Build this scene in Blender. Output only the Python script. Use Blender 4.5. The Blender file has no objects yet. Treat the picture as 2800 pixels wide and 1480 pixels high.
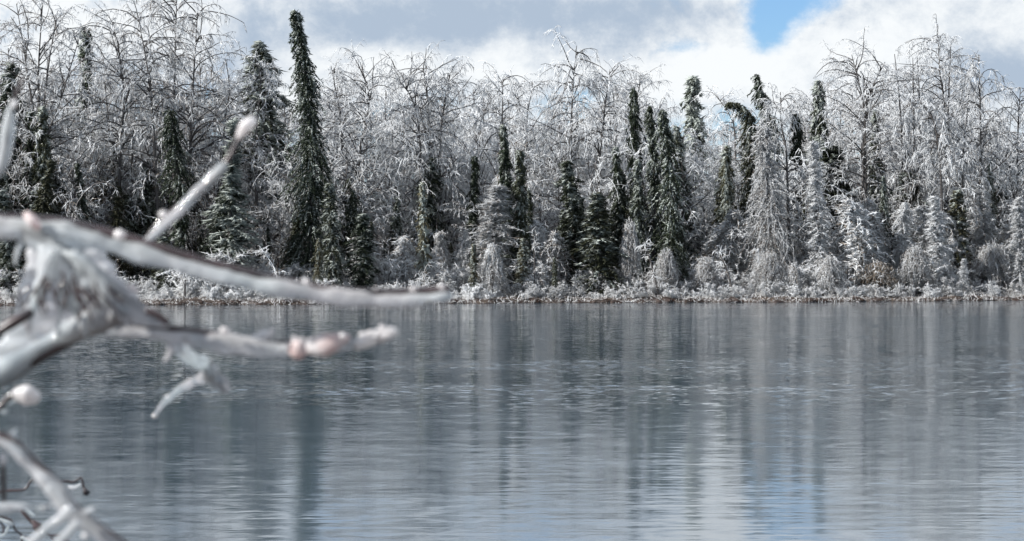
import bpy, math, random
import numpy as np

# ------------------------------------------------------------------ camera, sky, sun, exposure
SC = bpy.context.scene
COL = SC.collection
R = math.radians
CAM_H = 1.9
FPX = 6065.0                                # focal length in photograph pixels (2800 wide)
PITCH = math.atan(35 / FPX)                 # looking down a third of a degree
cam_d = bpy.data.cameras.new('camera')
cam = bpy.data.objects.new('camera', cam_d)
COL.objects.link(cam)
cam.location = (0, 0, CAM_H)
cam.rotation_euler = (math.pi / 2 - PITCH, 0, 0)
cam_d.sensor_width = 36
cam_d.lens = FPX / 2800 * 36
cam_d.clip_start = 0.05
cam_d.clip_end = 5000
cam_d.dof.use_dof = True
cam_d.dof.focus_distance = 95
cam_d.dof.aperture_fstop = 23
SC.camera = cam

TO_SUN = np.array((-0.80, -0.32, 0.56)); TO_SUN /= np.linalg.norm(TO_SUN)
SUN_EL = math.asin(TO_SUN[2])
SUN_ROT = math.atan2(TO_SUN[0], TO_SUN[1])

def direction(sx, sy):
    """unit direction seen at a pixel of the photograph (used for the cloud layout of the sky)"""
    a, b = (sx - 1400) / FPX, (740 - sy) / FPX
    v = np.array((a, math.cos(PITCH) + b * math.sin(PITCH), -math.sin(PITCH) + b * math.cos(PITCH)))
    return v / np.linalg.norm(v)

W = bpy.data.worlds.new('World'); SC.world = W
W.use_nodes = True
wt = W.node_tree; wt.nodes.clear()
def wn(t, **k):
    n = wt.nodes.new(t)
    for a, v in k.items():
        setattr(n, a, v)
    return n
def wmath(op, a, b=None, clamp=False):
    n = wn('ShaderNodeMath', operation=op, use_clamp=clamp)
    for i, s in enumerate((a, b)):
        if s is None: continue
        if isinstance(s, (int, float)): n.inputs[i].default_value = s
        else: wt.links.new(s, n.inputs[i])
    return n.outputs[0]
def wramp(src, lo, hi):
    n = wn('ShaderNodeMapRange', interpolation_type='SMOOTHSTEP')
    wt.links.new(src, n.inputs['Value'])
    n.inputs['From Min'].default_value = lo; n.inputs['From Max'].default_value = hi
    return n.outputs['Result']
geo = wn('ShaderNodeTexCoord').outputs['Generated']
sky = wn('ShaderNodeTexSky', sky_type='NISHITA', sun_disc=False)
sky.sun_elevation = SUN_EL; sky.sun_rotation = SUN_ROT
sky.air_density = 1.0; sky.dust_density = 0.3; sky.ozone_density = 1.5
bg_sky = wn('ShaderNodeBackground'); bg_sky.inputs['Strength'].default_value = 0.060
tint = wn('ShaderNodeMix', data_type='RGBA', blend_type='MULTIPLY'); tint.inputs['Factor'].default_value = 1.0
wt.links.new(sky.outputs[0], tint.inputs['A']); tint.inputs['B'].default_value = (0.86, 1.14, 1.55, 1)
wt.links.new(tint.outputs['Result'], bg_sky.inputs['Color'])
def wnoise(scale, stretch, detail, rough, dist=0.0, off=(0, 0, 0)):
    m = wn('ShaderNodeMapping'); m.inputs['Scale'].default_value = (1, 1, stretch)
    m.inputs['Location'].default_value = off
    wt.links.new(geo, m.inputs['Vector'])
    n = wn('ShaderNodeTexNoise'); n.inputs['Scale'].default_value = scale
    n.inputs['Detail'].default_value = detail; n.inputs['Roughness'].default_value = rough
    n.inputs['Distortion'].default_value = dist
    wt.links.new(m.outputs[0], n.inputs['Vector'])
    return n.outputs['Fac']
big = wnoise(9, 1.9, 9, 0.60, 0.35, (0.3, 0, 0.1))
fine = wnoise(25, 1.15, 10, 0.66, 0.10, (3.1, 1.0, 0.7))
def blob(sx, sy, rx, ry, amp):
    """soft cloud (or gap) of the sky at a direction; rx, ry in photograph pixels"""
    c = direction(sx, sy)
    s = wn('ShaderNodeVectorMath', operation='SUBTRACT'); wt.links.new(geo, s.inputs[0]); s.inputs[1].default_value = c
    m = wn('ShaderNodeVectorMath', operation='MULTIPLY'); wt.links.new(s.outputs[0], m.inputs[0])
    m.inputs[1].default_value = (FPX / rx, FPX / rx, FPX / ry)
    l = wn('ShaderNodeVectorMath', operation='LENGTH'); wt.links.new(m.outputs[0], l.inputs[0])
    e = wmath('EXPONENT', wmath('MULTIPLY', wmath('MULTIPLY', l.outputs['Value'], l.outputs['Value']), -1.0))
    return wmath('MULTIPLY', e, amp)
def add_all(first, items):
    for i in items: first = wmath('ADD', first, i)
    return first
# cover: 0 = blue, 1 = cloud
cover = wmath('ADD', wmath('MULTIPLY', big, 0.70), wmath('MULTIPLY', fine, 0.75))
cover = add_all(cover, [blob(2190, 10, 160, 70, -0.33), blob(2090, 90, 65, 70, -0.30), blob(1985, 110, 70, 50, .12), blob(2070, 240, 200, 70, 0.22), blob(2130, 60, 60, 60, -0.1), blob(2420, 60, 170, 90, 0.3), blob(1980, 60, 70, 60, .1), blob(2260, 110, 90, 50, .1), blob(1900, 130, 90, 30, -0.16),
                        blob(850, 330, 320, 60, -0.10), blob(1030, 320, 90, 30, -0.16),
                        blob(2560, 80, 300, 120, 0.25), blob(2740, 200, 150, 90, 0.25), blob(1200, 60, 560, 140, 0.3), blob(700, 120, 900, 200, 0.12)])
cover_f = wramp(cover, 0.50, 0.82)
# shade: 0 = grey underside, 1 = sunlit white
shade = wmath('ADD', wmath('MULTIPLY', big, 0.70), wmath('MULTIPLY', fine, 1.35))
shade = add_all(shade, [blob(1260, 60, 430, 85, -0.30), blob(1750, 25, 300, 45, -0.20), blob(660, 150, 150, 130, -0.16),
                        blob(2690, 200, 170, 70, -0.30), blob(2640, 110, 60, 40, -0.1), blob(2440, 110, 260, 120, 0.14),
                        blob(1130, 200, 240, 60, 0.22), blob(230, 60, 260, 130, 0.15), blob(1900, 215, 300, 80, 0.2),
                        blob(960, 120, 140, 60, 0.08), blob(900, -900, 3200, 620, 0.14), blob(560, 330, 160, 60, .1), blob(1500, 320, 500, 70, .12)])
shade_f = wramp(shade, 0.70, 1.26)
cmix = wn('ShaderNodeMix', data_type='RGBA')
wt.links.new(shade_f, cmix.inputs['Factor'])
cmix.inputs['A'].default_value = (0.42, 0.51, 0.63, 1); cmix.inputs['B'].default_value = (0.90, 0.93, 0.95, 1)
bg_cl = wn('ShaderNodeBackground'); bg_cl.inputs['Strength'].default_value = 0.69
wt.links.new(cmix.outputs['Result'], bg_cl.inputs['Color'])
ms = wn('ShaderNodeMixShader')
wt.links.new(cover_f, ms.inputs[0]); wt.links.new(bg_sky.outputs[0], ms.inputs[1]); wt.links.new(bg_cl.outputs[0], ms.inputs[2])
wt.links.new(ms.outputs[0], wn('ShaderNodeOutputWorld').inputs['Surface'])

sun_d = bpy.data.lights.new('sun', 'SUN'); sun_d.energy = 5.0; sun_d.angle = R(0.53); sun_d.color = (1.0, 0.98, 0.945)
sun = bpy.data.objects.new('sun', sun_d); COL.objects.link(sun)
from mathutils import Vector
sun.rotation_euler = Vector(TO_SUN).to_track_quat('Z', 'Y').to_euler()
sun.location = (-40, 20, 60)

SC.render.engine = 'CYCLES'
SC.view_settings.view_transform = 'Standard'; SC.view_settings.look = 'None'
SC.view_settings.exposure = 0.62; SC.view_settings.gamma = 1.0; SC.view_settings.use_curve_mapping = False
cy = SC.cycles
cy.use_denoising = True
cy.max_bounces = 10; cy.diffuse_bounces = 6; cy.glossy_bounces = 3; cy.transmission_bounces = 6
cy.sample_clamp_indirect = 6.0
cy.caustics_reflective = False; cy.caustics_refractive = False

# ------------------------------------------------------------------ materials
def mat(name):
    m = bpy.data.materials.new(name); m.use_nodes = True
    m.node_tree.nodes.clear()
    return m, m.node_tree
def nd(t, typ, **k):
    n = t.nodes.new(typ)
    for a, v in k.items(): setattr(n, a, v)
    return n
def setin(t, n, key, v):
    if hasattr(v, 'is_output'): t.links.new(v, n.inputs[key])
    else: n.inputs[key].default_value = v
def mix(t, f, a, b):
    n = nd(t, 'ShaderNodeMix', data_type='RGBA')
    setin(t, n, 'Factor', f); setin(t, n, 'A', a); setin(t, n, 'B', b)
    return n.outputs['Result']
def mth(t, op, a, b=0.0, clamp=False):
    n = nd(t, 'ShaderNodeMath', operation=op, use_clamp=clamp)
    setin(t, n, 0, a); setin(t, n, 1, b)
    return n.outputs[0]
def noise(t, scale, detail=4, rough=0.55, coord='Object', stretch=(1, 1, 1), dist=0.0):
    tc = nd(t, 'ShaderNodeTexCoord'); mp = nd(t, 'ShaderNodeMapping')
    mp.inputs['Scale'].default_value = stretch
    t.links.new(tc.outputs[coord], mp.inputs[0])
    n = nd(t, 'ShaderNodeTexNoise')
    n.inputs['Scale'].default_value = scale; n.inputs['Detail'].default_value = detail
    n.inputs['Roughness'].default_value = rough; n.inputs['Distortion'].default_value = dist
    t.links.new(mp.outputs[0], n.inputs['Vector'])
    return n.outputs['Fac']
def ramp(t, f, lo, hi):
    n = nd(t, 'ShaderNodeMapRange', interpolation_type='SMOOTHSTEP')
    setin(t, n, 'Value', f); setin(t, n, 'From Min', lo); setin(t, n, 'From Max', hi)
    return n.outputs['Result']
def pbsdf(t, **k):
    p = nd(t, 'ShaderNodeBsdfPrincipled')
    for a, v in k.items(): setin(t, p, a.replace('_', ' '), v)
    return p
def out(t, sh):
    o = nd(t, 'ShaderNodeOutputMaterial'); t.links.new(sh, o.inputs['Surface'])

def iced_material(name, base_a, base_b, ice, transl=0.2, rough=0.28):
    """foliage or twigs; attribute 'rnd' is random per spray, object colour: red = share of ice, green = share of base_b"""
    m, t = mat(name)
    at = nd(t, 'ShaderNodeAttribute', attribute_name='rnd')
    oi = nd(t, 'ShaderNodeObjectInfo')
    sep = nd(t, 'ShaderNodeSeparateColor'); t.links.new(oi.outputs['Color'], sep.inputs[0])
    iceness = ramp(t, mth(t, 'SUBTRACT', sep.outputs[0], at.outputs['Fac']), -0.14, 0.14)
    base = mix(t, sep.outputs[1], base_a, base_b)
    col = mix(t, iceness, base, ice)
    # a little individual tint
    var = mth(t, 'ADD', 0.86, mth(t, 'MULTIPLY', oi.outputs['Random'], 0.28))
    hsv = nd(t, 'ShaderNodeHueSaturation'); t.links.new(col, hsv.inputs['Color']); t.links.new(var, hsv.inputs['Value'])
    col = hsv.outputs['Color']
    p = pbsdf(t, Base_Color=col, Roughness=rough, IOR=1.31)
    tr = nd(t, 'ShaderNodeBsdfTranslucent'); t.links.new(col, tr.inputs['Color'])
    mx = nd(t, 'ShaderNodeMixShader'); setin(t, mx, 0, mth(t, 'MULTIPLY', iceness, transl))
    t.links.new(p.outputs[0], mx.inputs[1]); t.links.new(tr.outputs[0], mx.inputs[2])
    out(t, mx.outputs[0])
    return m
M = {}
M['needles'] = iced_material('iced_needles', (0.020, 0.030, 0.018, 1), (0.10, 0.088, 0.050, 1), (0.50, 0.54, 0.50, 1), 0.25)
M['twigs'] = iced_material('iced_twigs', (0.09, 0.075, 0.068, 1), (0.22, 0.17, 0.12, 1), (0.89, 0.90, 0.91, 1), 0.45, 0.16)
M['grass'] = iced_material('iced_grass', (0.23, 0.155, 0.095, 1), (0.034, 0.016, 0.011, 1), (0.89, 0.89, 0.89, 1), 0.4, 0.2)

m, t = mat('dark_bark'); M['bark'] = m
n1 = noise(t, 9, 5, 0.65, 'Object', (1, 1, 0.25))
c = mix(t, ramp(t, n1, 0.35, 0.7), (0.028, 0.025, 0.024, 1), (0.10, 0.09, 0.085, 1))
out(t, pbsdf(t, Base_Color=c, Roughness=0.45).outputs[0])

m, t = mat('forest_floor'); M['ground'] = m
n1 = noise(t, 0.9, 6, 0.65); n2 = noise(t, 7, 5, 0.6)
c = mix(t, ramp(t, n1, 0.4, 0.6), (0.022, 0.014, 0.010, 1), (0.055, 0.038, 0.028, 1))
c = mix(t, ramp(t, n2, 0.60, 0.75), c, (0.30, 0.29, 0.28, 1))
b = nd(t, 'ShaderNodeBump'); b.inputs['Strength'].default_value = 0.6; b.inputs['Distance'].default_value = 0.05
t.links.new(n2, b.inputs['Height'])
out(t, pbsdf(t, Base_Color=c, Roughness=0.8, Normal=b.outputs[0]).outputs[0])

m, t = mat('peat'); M['peat'] = m
n1 = noise(t, 6, 5, 0.6)
c = mix(t, ramp(t, n1, 0.35, 0.65), (0.012, 0.008, 0.006, 1), (0.04, 0.022, 0.016, 1))
out(t, pbsdf(t, Base_Color=c, Roughness=0.7).outputs[0])

RIP1, RIP2, RIP3, RIP4 = 0.36, 0.026, 0.05, 0.03
m, t = mat('lake'); M['water'] = m
def nvec(scale, detail, rough, stretch, dist=0.0, ang=0.0):
    tc = nd(t, 'ShaderNodeTexCoord'); mp = nd(t, 'ShaderNodeMapping'); mp.inputs['Scale'].default_value = stretch
    mp.inputs['Rotation'].default_value = (0, 0, ang)
    t.links.new(tc.outputs['Object'], mp.inputs[0])
    n = nd(t, 'ShaderNodeTexNoise'); n.inputs['Scale'].default_value = scale; n.inputs['Detail'].default_value = detail
    n.inputs['Roughness'].default_value = rough; n.inputs['Distortion'].default_value = dist
    t.links.new(mp.outputs[0], n.inputs['Vector'])
    v = nd(t, 'ShaderNodeVectorMath', operation='SUBTRACT'); t.links.new(n.outputs['Color'], v.inputs[0]); v.inputs[1].default_value = (0.5, 0.5, 0.5)
    return v.outputs[0]
def vscale(v, k):
    n = nd(t, 'ShaderNodeVectorMath', operation='SCALE'); t.links.new(v, n.inputs[0]); setin(t, n, 'Scale', k); return n.outputs[0]
def vadd(a_, b_):
    n = nd(t, 'ShaderNodeVectorMath', operation='ADD'); setin(t, n, 0, a_); setin(t, n, 1, b_); return n.outputs[0]
zone = ramp(t, noise(t, 0.075, 4, 0.55, 'Object', (0.45, 1.6, 1), 0.3), 0.40, 0.62)
tcw = nd(t, 'ShaderNodeTexCoord'); sxw = nd(t, 'ShaderNodeSeparateXYZ'); t.links.new(tcw.outputs['Object'], sxw.inputs[0])
edge = mth(t, 'ADD', sxw.outputs[1], mth(t, 'MULTIPLY', noise(t, 0.22, 4, 0.6, 'Object', (0.5, 1, 1)), 9.0))
far_ = ramp(t, edge, 30.0, 37.0)
rim = mth(t, 'ADD', 0.17, mth(t, 'MULTIPLY', far_, 0.83))       # a sheet of skim ice lies nearer than about 30 m
amp = mth(t, 'MULTIPLY', rim, mth(t, 'ADD', 0.5, mth(t, 'MULTIPLY', zone, 0.7)))
sl = vscale(nvec(6.5, 4, 0.62, (0.7, 1, 1), 0.5), mth(t, 'MULTIPLY', amp, RIP1))
sl = vadd(sl, vscale(nvec(1.1, 3, 0.55, (0.6, 1, 1), 0.4), RIP2))
sl = vadd(sl, vscale(nvec(13, 3, 0.6, (0.25, 1, 1), 1.2), RIP3))
for ang in (0.16, -0.22):                                  # needles of ice frozen into the sheet
    sl = vadd(sl, vscale(nvec(11, 2, 0.5, (0.10, 1, 1), 0.6, ang), RIP4))
flat = nd(t, 'ShaderNodeVectorMath', operation='MULTIPLY'); t.links.new(sl, flat.inputs[0]); flat.inputs[1].default_value = (0.3, 1, 0)
nrm = nd(t, 'ShaderNodeVectorMath', operation='NORMALIZE'); t.links.new(vadd(flat.outputs[0], (0, 0, 1)), nrm.inputs[0])
rough = mth(t, 'SUBTRACT', mth(t, 'ADD', 0.07, mth(t, 'MULTIPLY', zone, 0.03)), mth(t, 'MULTIPLY', far_, 0.025))
wp = pbsdf(t, Base_Color=(0.054, 0.082, 0.106, 1), Roughness=rough, IOR=1.7, Normal=nrm.outputs[0])
out(t, wp.outputs[0])

# foreground ice and bark
m, t = mat('clear_ice'); M['ice'] = m
n1 = noise(t, 60, 4, 0.6); n2 = noise(t, 14, 3, 0.5)
c = mix(t, ramp(t, n2, 0.35, 0.65), (0.93, 0.98, 0.99, 1), (0.98, 0.96, 0.97, 1))
n3 = noise(t, 42, 4, 0.6, 'Object', (1.0, 1.0, 0.45), 0.8)
n4 = noise(t, 30, 3, 0.6)
c = mix(t, ramp(t, n4, 0.52, 0.70), c, (0.60, 0.66, 0.70, 1))
c = mix(t, ramp(t, n3, 0.58, 0.74), c, (0.55, 0.52, 0.53, 1))
b = nd(t, 'ShaderNodeBump'); b.inputs['Strength'].default_value = 0.5; b.inputs['Distance'].default_value = 0.002
t.links.new(n1, b.inputs['Height'])
p = pbsdf(t, Base_Color=c, Roughness=0.05, IOR=1.31, Transmission_Weight=0.55, Normal=b.outputs[0])
tr = nd(t, 'ShaderNodeBsdfTranslucent'); t.links.new(c, tr.inputs['Color'])
mx = nd(t, 'ShaderNodeMixShader'); mx.inputs[0].default_value = 0.30
t.links.new(p.outputs[0], mx.inputs[1]); t.links.new(tr.outputs[0], mx.inputs[2])
out(t, mx.outputs[0])
m, t = mat('wet_bark'); M['wet_bark'] = m
n1 = noise(t, 45, 5, 0.65)
c = mix(t, ramp(t, n1, 0.3, 0.7), (0.016, 0.011, 0.012, 1), (0.055, 0.032, 0.031, 1))
out(t, pbsdf(t, Base_Color=c, Roughness=0.3, Coat_Weight=0.6, Coat_Roughness=0.1).outputs[0])
for nm_, ca_, cb_ in (('bud', (0.97, 0.93, 0.92, 1), (0.94, 0.76, 0.73, 1)), ('milk', (0.98, 0.97, 0.97, 1), (0.95, 0.90, 0.89, 1))):
  m, t = mat('iced_' + nm_); M[nm_] = m
  n1 = noise(t, 90, 3, 0.5)
  c = mix(t, ramp(t, n1, 0.35, 0.65), ca_, cb_)
  p = pbsdf(t, Base_Color=c, Roughness=0.12, IOR=1.31, Transmission_Weight=0.2)
  tr = nd(t, 'ShaderNodeBsdfTranslucent'); t.links.new(c, tr.inputs['Color'])
  mx = nd(t, 'ShaderNodeMixShader'); mx.inputs[0].default_value = 0.4
  t.links.new(p.outputs[0], mx.inputs[1]); t.links.new(tr.outputs[0], mx.inputs[2])
  out(t, mx.outputs[0])

# ------------------------------------------------------------------ helpers
def at(sx, sy, Y):
    d = direction(sx, sy)
    return np.array((0, 0, CAM_H)) + d * (Y / d[1])
def shore(x):
    return 92.5 + 0.2425 * x + 0.35 * np.sin(x * 0.31 + 1) + 0.18 * np.sin(x * 0.9) + 0.08 * np.sin(x * 2.7)
def ground_z(x, s):
    """height of the far land at x, s metres behind the water's edge"""
    s = np.asarray(s, float)
    return np.where(s < 0, s * 0.8, 0.17 * np.clip(s / 0.5, 0, 1)) + 0.045 * np.clip(s - 0.5, 0, 60) \
        + 0.05 * np.sin(np.asarray(x) * 1.3) * np.clip(s, 0, 1) + np.clip(s - 60, 0, 400) * 0.02
def unit(v):
    return v / np.maximum(np.linalg.norm(v, axis=-1, keepdims=True), 1e-9)

class Buf:
    def __init__(self):
        self.V, self.F, self.A, self.T, self.n = [], [], [], [], 0
    def raw(self, V, F, A=None):
        V = np.asarray(V, np.float32).reshape(-1, 3); F = np.asarray(F, np.int32).reshape(-1, 4)
        self.V.append(V); self.F.append(F + self.n)
        self.A.append(np.zeros(len(V), np.float32) if A is None else np.asarray(A, np.float32).ravel())
        self.n += len(V)
    def strands(self, P, Wd, rng, sides=3, rnd=None, tip=False):
        P = np.asarray(P, float); N, K, _ = P.shape
        if N == 0: return
        Wd = np.broadcast_to(np.asarray(Wd, float), (N, K))
        T = np.empty_like(P); T[:, 1:-1] = P[:, 2:] - P[:, :-2]; T[:, 0] = P[:, 1] - P[:, 0]; T[:, -1] = P[:, -1] - P[:, -2]
        T = unit(T)
        ref = rng.normal(size=(N, 1, 3)) if sides < 5 else np.broadcast_to(np.array((0.3, 1.0, 0.2)), (N, 1, 3))
        U = unit(np.cross(T, ref)); Vv = np.cross(T, U)
        a = np.arange(sides) / sides * 2 * np.pi
        ring = U[:, :, None] * np.cos(a)[None, None, :, None] + Vv[:, :, None] * np.sin(a)[None, None, :, None]
        vs = P[:, :, None] + ring * Wd[:, :, None, None]
        A = np.zeros(N) if rnd is None else np.asarray(rnd)
        if not tip:
            idx = np.arange(N * K * sides).reshape(N, K, sides)
            nx = np.roll(idx, -1, axis=2)
            F = np.stack((idx[:, :-1], nx[:, :-1], nx[:, 1:], idx[:, 1:]), -1)
            self.raw(vs, F, np.broadcast_to(A[:, None, None], (N, K, sides)))
            return
        m = (K - 1) * sides + 1                          # the last ring is one point: a strand that ends sharp
        V2 = np.concatenate((vs[:, :-1].reshape(N, -1, 3), P[:, -1:]), 1)
        base = (np.arange(N) * m)[:, None, None]
        idx = base + np.arange((K - 1) * sides).reshape(1, K - 1, sides)
        nx = np.roll(idx, -1, axis=2)
        F = np.stack((idx[:, :-1], nx[:, :-1], nx[:, 1:], idx[:, 1:]), -1)
        last = np.broadcast_to(base[:, 0] + m - 1, (N, sides))
        self.T.append(np.stack((idx[:, -1], nx[:, -1], last), -1).reshape(-1, 3).astype(np.int32) + self.n)
        self.raw(V2, F, np.broadcast_to(A[:, None], (N, m)))
    def mesh(self, name, material, smooth=True):
        me = bpy.data.meshes.new(name)
        V = np.concatenate(self.V); F = np.concatenate(self.F); A = np.concatenate(self.A)
        me.vertices.add(len(V)); me.vertices.foreach_set('co', V.ravel())
        Tr = np.concatenate(self.T) if self.T else np.zeros((0, 3), np.int32)
        nq, nt = len(F), len(Tr)
        me.loops.add(nq * 4 + nt * 3); me.loops.foreach_set('vertex_index', np.concatenate((F.ravel(), Tr.ravel())).astype(np.int32))
        me.polygons.add(nq + nt)
        me.polygons.foreach_set('loop_start', np.concatenate((np.arange(nq) * 4, nq * 4 + np.arange(nt) * 3)).astype(np.int32))
        me.polygons.foreach_set('loop_total', np.concatenate((np.full(nq, 4), np.full(nt, 3))).astype(np.int32))
        me.polygons.foreach_set('use_smooth', np.full(nq + nt, smooth))
        at_ = me.attributes.new('rnd', 'FLOAT', 'POINT'); at_.data.foreach_set('value', A)
        me.update(calc_edges=True)
        me.materials.append(material)
        return me
def link(name, me, parent=None):
    o = bpy.data.objects.new(name, me); COL.objects.link(o)
    if parent is not None: o.parent = parent
    return o
def thing(name, label, cat, loc, group=None):
    o = bpy.data.objects.new(name, None); COL.objects.link(o)
    o.location = loc; o['label'] = label; o['category'] = cat
    o.empty_display_size = 0.2
    if group: o['group'] = group
    return o

def grow(P0, D, L, K, droop, jit, rng):
    P = [P0]; d = unit(D); step = (np.asarray(L) / (K - 1))[:, None]; p = P0
    g = np.zeros_like(P0); g[:, 2] = -np.broadcast_to(droop, (len(P0),))
    for k in range(K - 1):
        d = unit(d + g + rng.normal(size=P0.shape) * jit)
        p = p + d * step; P.append(p)
    return np.stack(P, 1)
def along(P, f, idx):
    """points and tangents at fraction f of strand idx"""
    K = P.shape[1]; x = np.clip(f, 0, 0.9999) * (K - 1); i = x.astype(int); t_ = (x - i)[:, None]
    a, b_ = P[idx, i], P[idx, i + 1]
    return a * (1 - t_) + b_ * t_, unit(b_ - a)
def resample(pts, K):
    pts = np.asarray(pts, float)
    n = len(pts)
    if n > 2:                                           # Catmull-Rom
        q = np.vstack((2 * pts[0] - pts[1], pts, 2 * pts[-1] - pts[-2])); o = []
        for i in range(n - 1):
            p0, p1, p2, p3 = q[i:i + 4]
            for u in np.linspace(0, 1, 12, endpoint=False):
                o.append(0.5 * (2 * p1 + (p2 - p0) * u + (2 * p0 - 5 * p1 + 4 * p2 - p3) * u * u + (3 * p1 - p0 - 3 * p2 + p3) * u ** 3))
        o.append(pts[-1]); pts = np.array(o)
    s = np.concatenate(([0], np.cumsum(np.linalg.norm(np.diff(pts[:, :3], axis=0), axis=1))))
    tt = np.linspace(0, s[-1], K)
    return np.stack([np.interp(tt, s, pts[:, k]) for k in range(pts.shape[1])], 1)

# ------------------------------------------------------------------ tree generators (local coordinates, base at the origin)
def conifer_meshes(path, prof, rng, style='spruce', low=0.04, dens=1.0):
    """path: trunk centre line; prof: [(fraction of height, crown radius)]"""
    tr = resample(path, 22)
    H = tr[-1, 2] if tr[-1, 2] > tr[:, 2].max() * 0.98 else tr[:, 2].max()
    Ltot = np.linalg.norm(np.diff(tr, axis=0), axis=1).sum()
    pf = np.array(prof)
    tb = Buf(); r0 = 0.018 + 0.0075 * Ltot
    tb.strands(tr[None], np.linspace(r0, 0.012, 22)[None], rng, 6)
    cb = Buf()
    area = np.trapz(np.interp(np.linspace(0, 1, 30), pf[:, 0], pf[:, 1]), dx=1 / 29) * Ltot
    nb = int((60 + 95 * area) * dens)
    f = low + (1 - low) * rng.random(nb) ** 0.95
    P0, T0 = along(tr[None], f, np.zeros(nb, int))
    rad = np.interp(f, pf[:, 0], pf[:, 1])
    lump = 0.8 + 0.35 * np.sin(f * 37 + rng.random() * 6) * np.sin(f * 17 + rng.random() * 6)
    L = rad * (0.35 + 0.85 * rng.random(nb)) * lump * 1.25
    az = rng.random(nb) * 2 * np.pi
    el = rng.uniform(-0.1, 0.5, nb)
    D = np.stack((np.cos(az) * np.cos(el), np.sin(az) * np.cos(el), np.sin(el)), 1)
    K = 6
    if style == 'spruce':
        B = grow(P0, D, L * 1.3, K, 0.42, 0.16, rng); ns = 17
    elif style == 'larch':
        B = grow(P0, D, L * 1.35, K, rng.uniform(0.25, 0.6, nb), 0.26, rng); ns = 22
    else:                                                # 'open': longer separate boughs
        B = grow(P0, D, L * 1.3, K, 0.25, 0.14, rng); ns = 20
    clump = rng.random(nb)
    cb.strands(B, np.linspace(0.012, 0.005, K)[None], rng, 3, clump * 0.5 + 0.5)
    N = nb * ns
    idx = np.repeat(np.arange(nb), ns)
    fr = rng.random(N) ** 0.75
    Q, TQ = along(B, fr, idx)
    rv = rng.normal(size=(N, 3))
    outw = np.stack((np.cos(az), np.sin(az), np.zeros(nb)), 1)[idx]
    if style == 'larch':
        D2 = TQ * 0.35 + outw * 0.15 + rv * 0.62 + np.array((0, 0, -0.40))
        l2 = rng.uniform(0.06, 0.22, N); w2 = rng.uniform(0.009, 0.019, N)
        wd = w2[:, None] * np.array((1.0, 0.5))[None]
        rnd = np.clip(clump[idx] * 0.3 + rng.random(N) * 0.7, 0, 1)
    else:
        D2 = TQ * 0.5 + outw * 0.30 + rv * 0.58 + np.array((0, 0, -0.40))
        l2 = rng.uniform(0.07, 0.20, N); w2 = rng.uniform(0.016, 0.034, N)
        wd = w2[:, None] * np.array((1.0, 0.22))[None]
        rnd = np.clip(clump[idx] * 0.75 + rng.random(N) * 0.25, 0, 1)
    S = grow(Q, D2, l2, 2, 0.0, 0.0, rng)
    cb.strands(S, wd, rng, 3, rnd, True)
    return tb.mesh('conifer_trunk', M['bark']), cb.mesh('conifer_crown', M['needles'] if style != 'larch' else M['twigs'])

def birch_meshes(trunks, rng, spread=1.0, droop=1.0, nprim=30, nsec=7, ntwig=8, low=0.32, twig=0.55, tw=0.0135):
    """trunks: list of (path, base radius); a bare tree weighed down by ice"""
    tb, cb = Buf(), Buf()
    for path, r0 in trunks:
        tr = resample(path, 20)
        H = np.linalg.norm(np.diff(tr, axis=0), axis=1).sum()
        tb.strands(tr[None], np.linspace(r0, 0.016, 20)[None] , rng, 6)
        nb = max(6, int(nprim / len(trunks)))
        f = low + (0.985 - low) * rng.random(nb) ** 0.85
        P0, T0 = along(tr[None], f, np.zeros(nb, int))
        az = rng.random(nb) * 2 * np.pi
        el = rng.uniform(0.35, 1.15, nb)
        D = np.stack((np.cos(az) * np.cos(el), np.sin(az) * np.cos(el), np.sin(el)), 1)
        L = H * (0.13 + 0.13 * rng.random(nb)) * (1.25 - 0.75 * f) * 1.35 * spread + 0.25
        K = 8
        dr = rng.uniform(0.02, 0.30, nb) * droop
        B = grow(P0, D, L, K, dr, 0.12, rng)
        wB = np.linspace(1, 0.3, K)[None] * (0.012 + 0.0085 * L)[:, None]
        tb.strands(B, wB, rng, 4)
        # secondary boughs
        N = nb * nsec; idx = np.repeat(np.arange(nb), nsec)
        fr = 0.15 + 0.85 * rng.random(N)
        Q, TQ = along(B, fr, idx)
        D2 = TQ * 0.8 + rng.normal(size=(N, 3)) * 0.55 + np.array((0, 0, 0.15))
        l2 = rng.uniform(0.30, 0.95, N) * spread * min(1.0, 0.35 + H * 0.07)
        S = grow(Q, D2, l2, 5, 0.26 * droop * rng.uniform(0.3, 1.5, N), 0.15, rng)
        rS = rng.random(N)
        cb.strands(S, np.linspace(0.015, 0.009, 5)[None] * min(1, 0.5 + 0.06 * H), rng, 3, rS * 0.55 + 0.3, True)
        # twigs hang from boughs and branch ends
        N2 = N * ntwig; idx2 = np.repeat(np.arange(N), ntwig)
        Q2, T2 = along(S, rng.random(N2) ** 0.8, idx2)
        D3 = T2 * 0.45 + rng.normal(size=(N2, 3)) * 0.6 + np.array((0, 0, -0.32 * droop))
        l3 = (0.13 + 0.85 * rng.random(N2) ** 2.2) * twig * min(1.0, 0.4 + 0.07 * H)
        X = grow(Q2, D3, l3, 3, 0.40 * droop, 0.16, rng)
        w3 = rng.uniform(0.5, 1.2, N2)[:, None] * tw * np.array((1, 0.95, 0.4))[None]
        cb.strands(X, w3, rng, 3, np.clip(rS[idx2] * 0.35 + rng.random(N2) * 0.65, 0, 1), True)
    return tb.mesh('birch_trunk', M['bark']), cb.mesh('birch_crown', M['twigs'])

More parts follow.
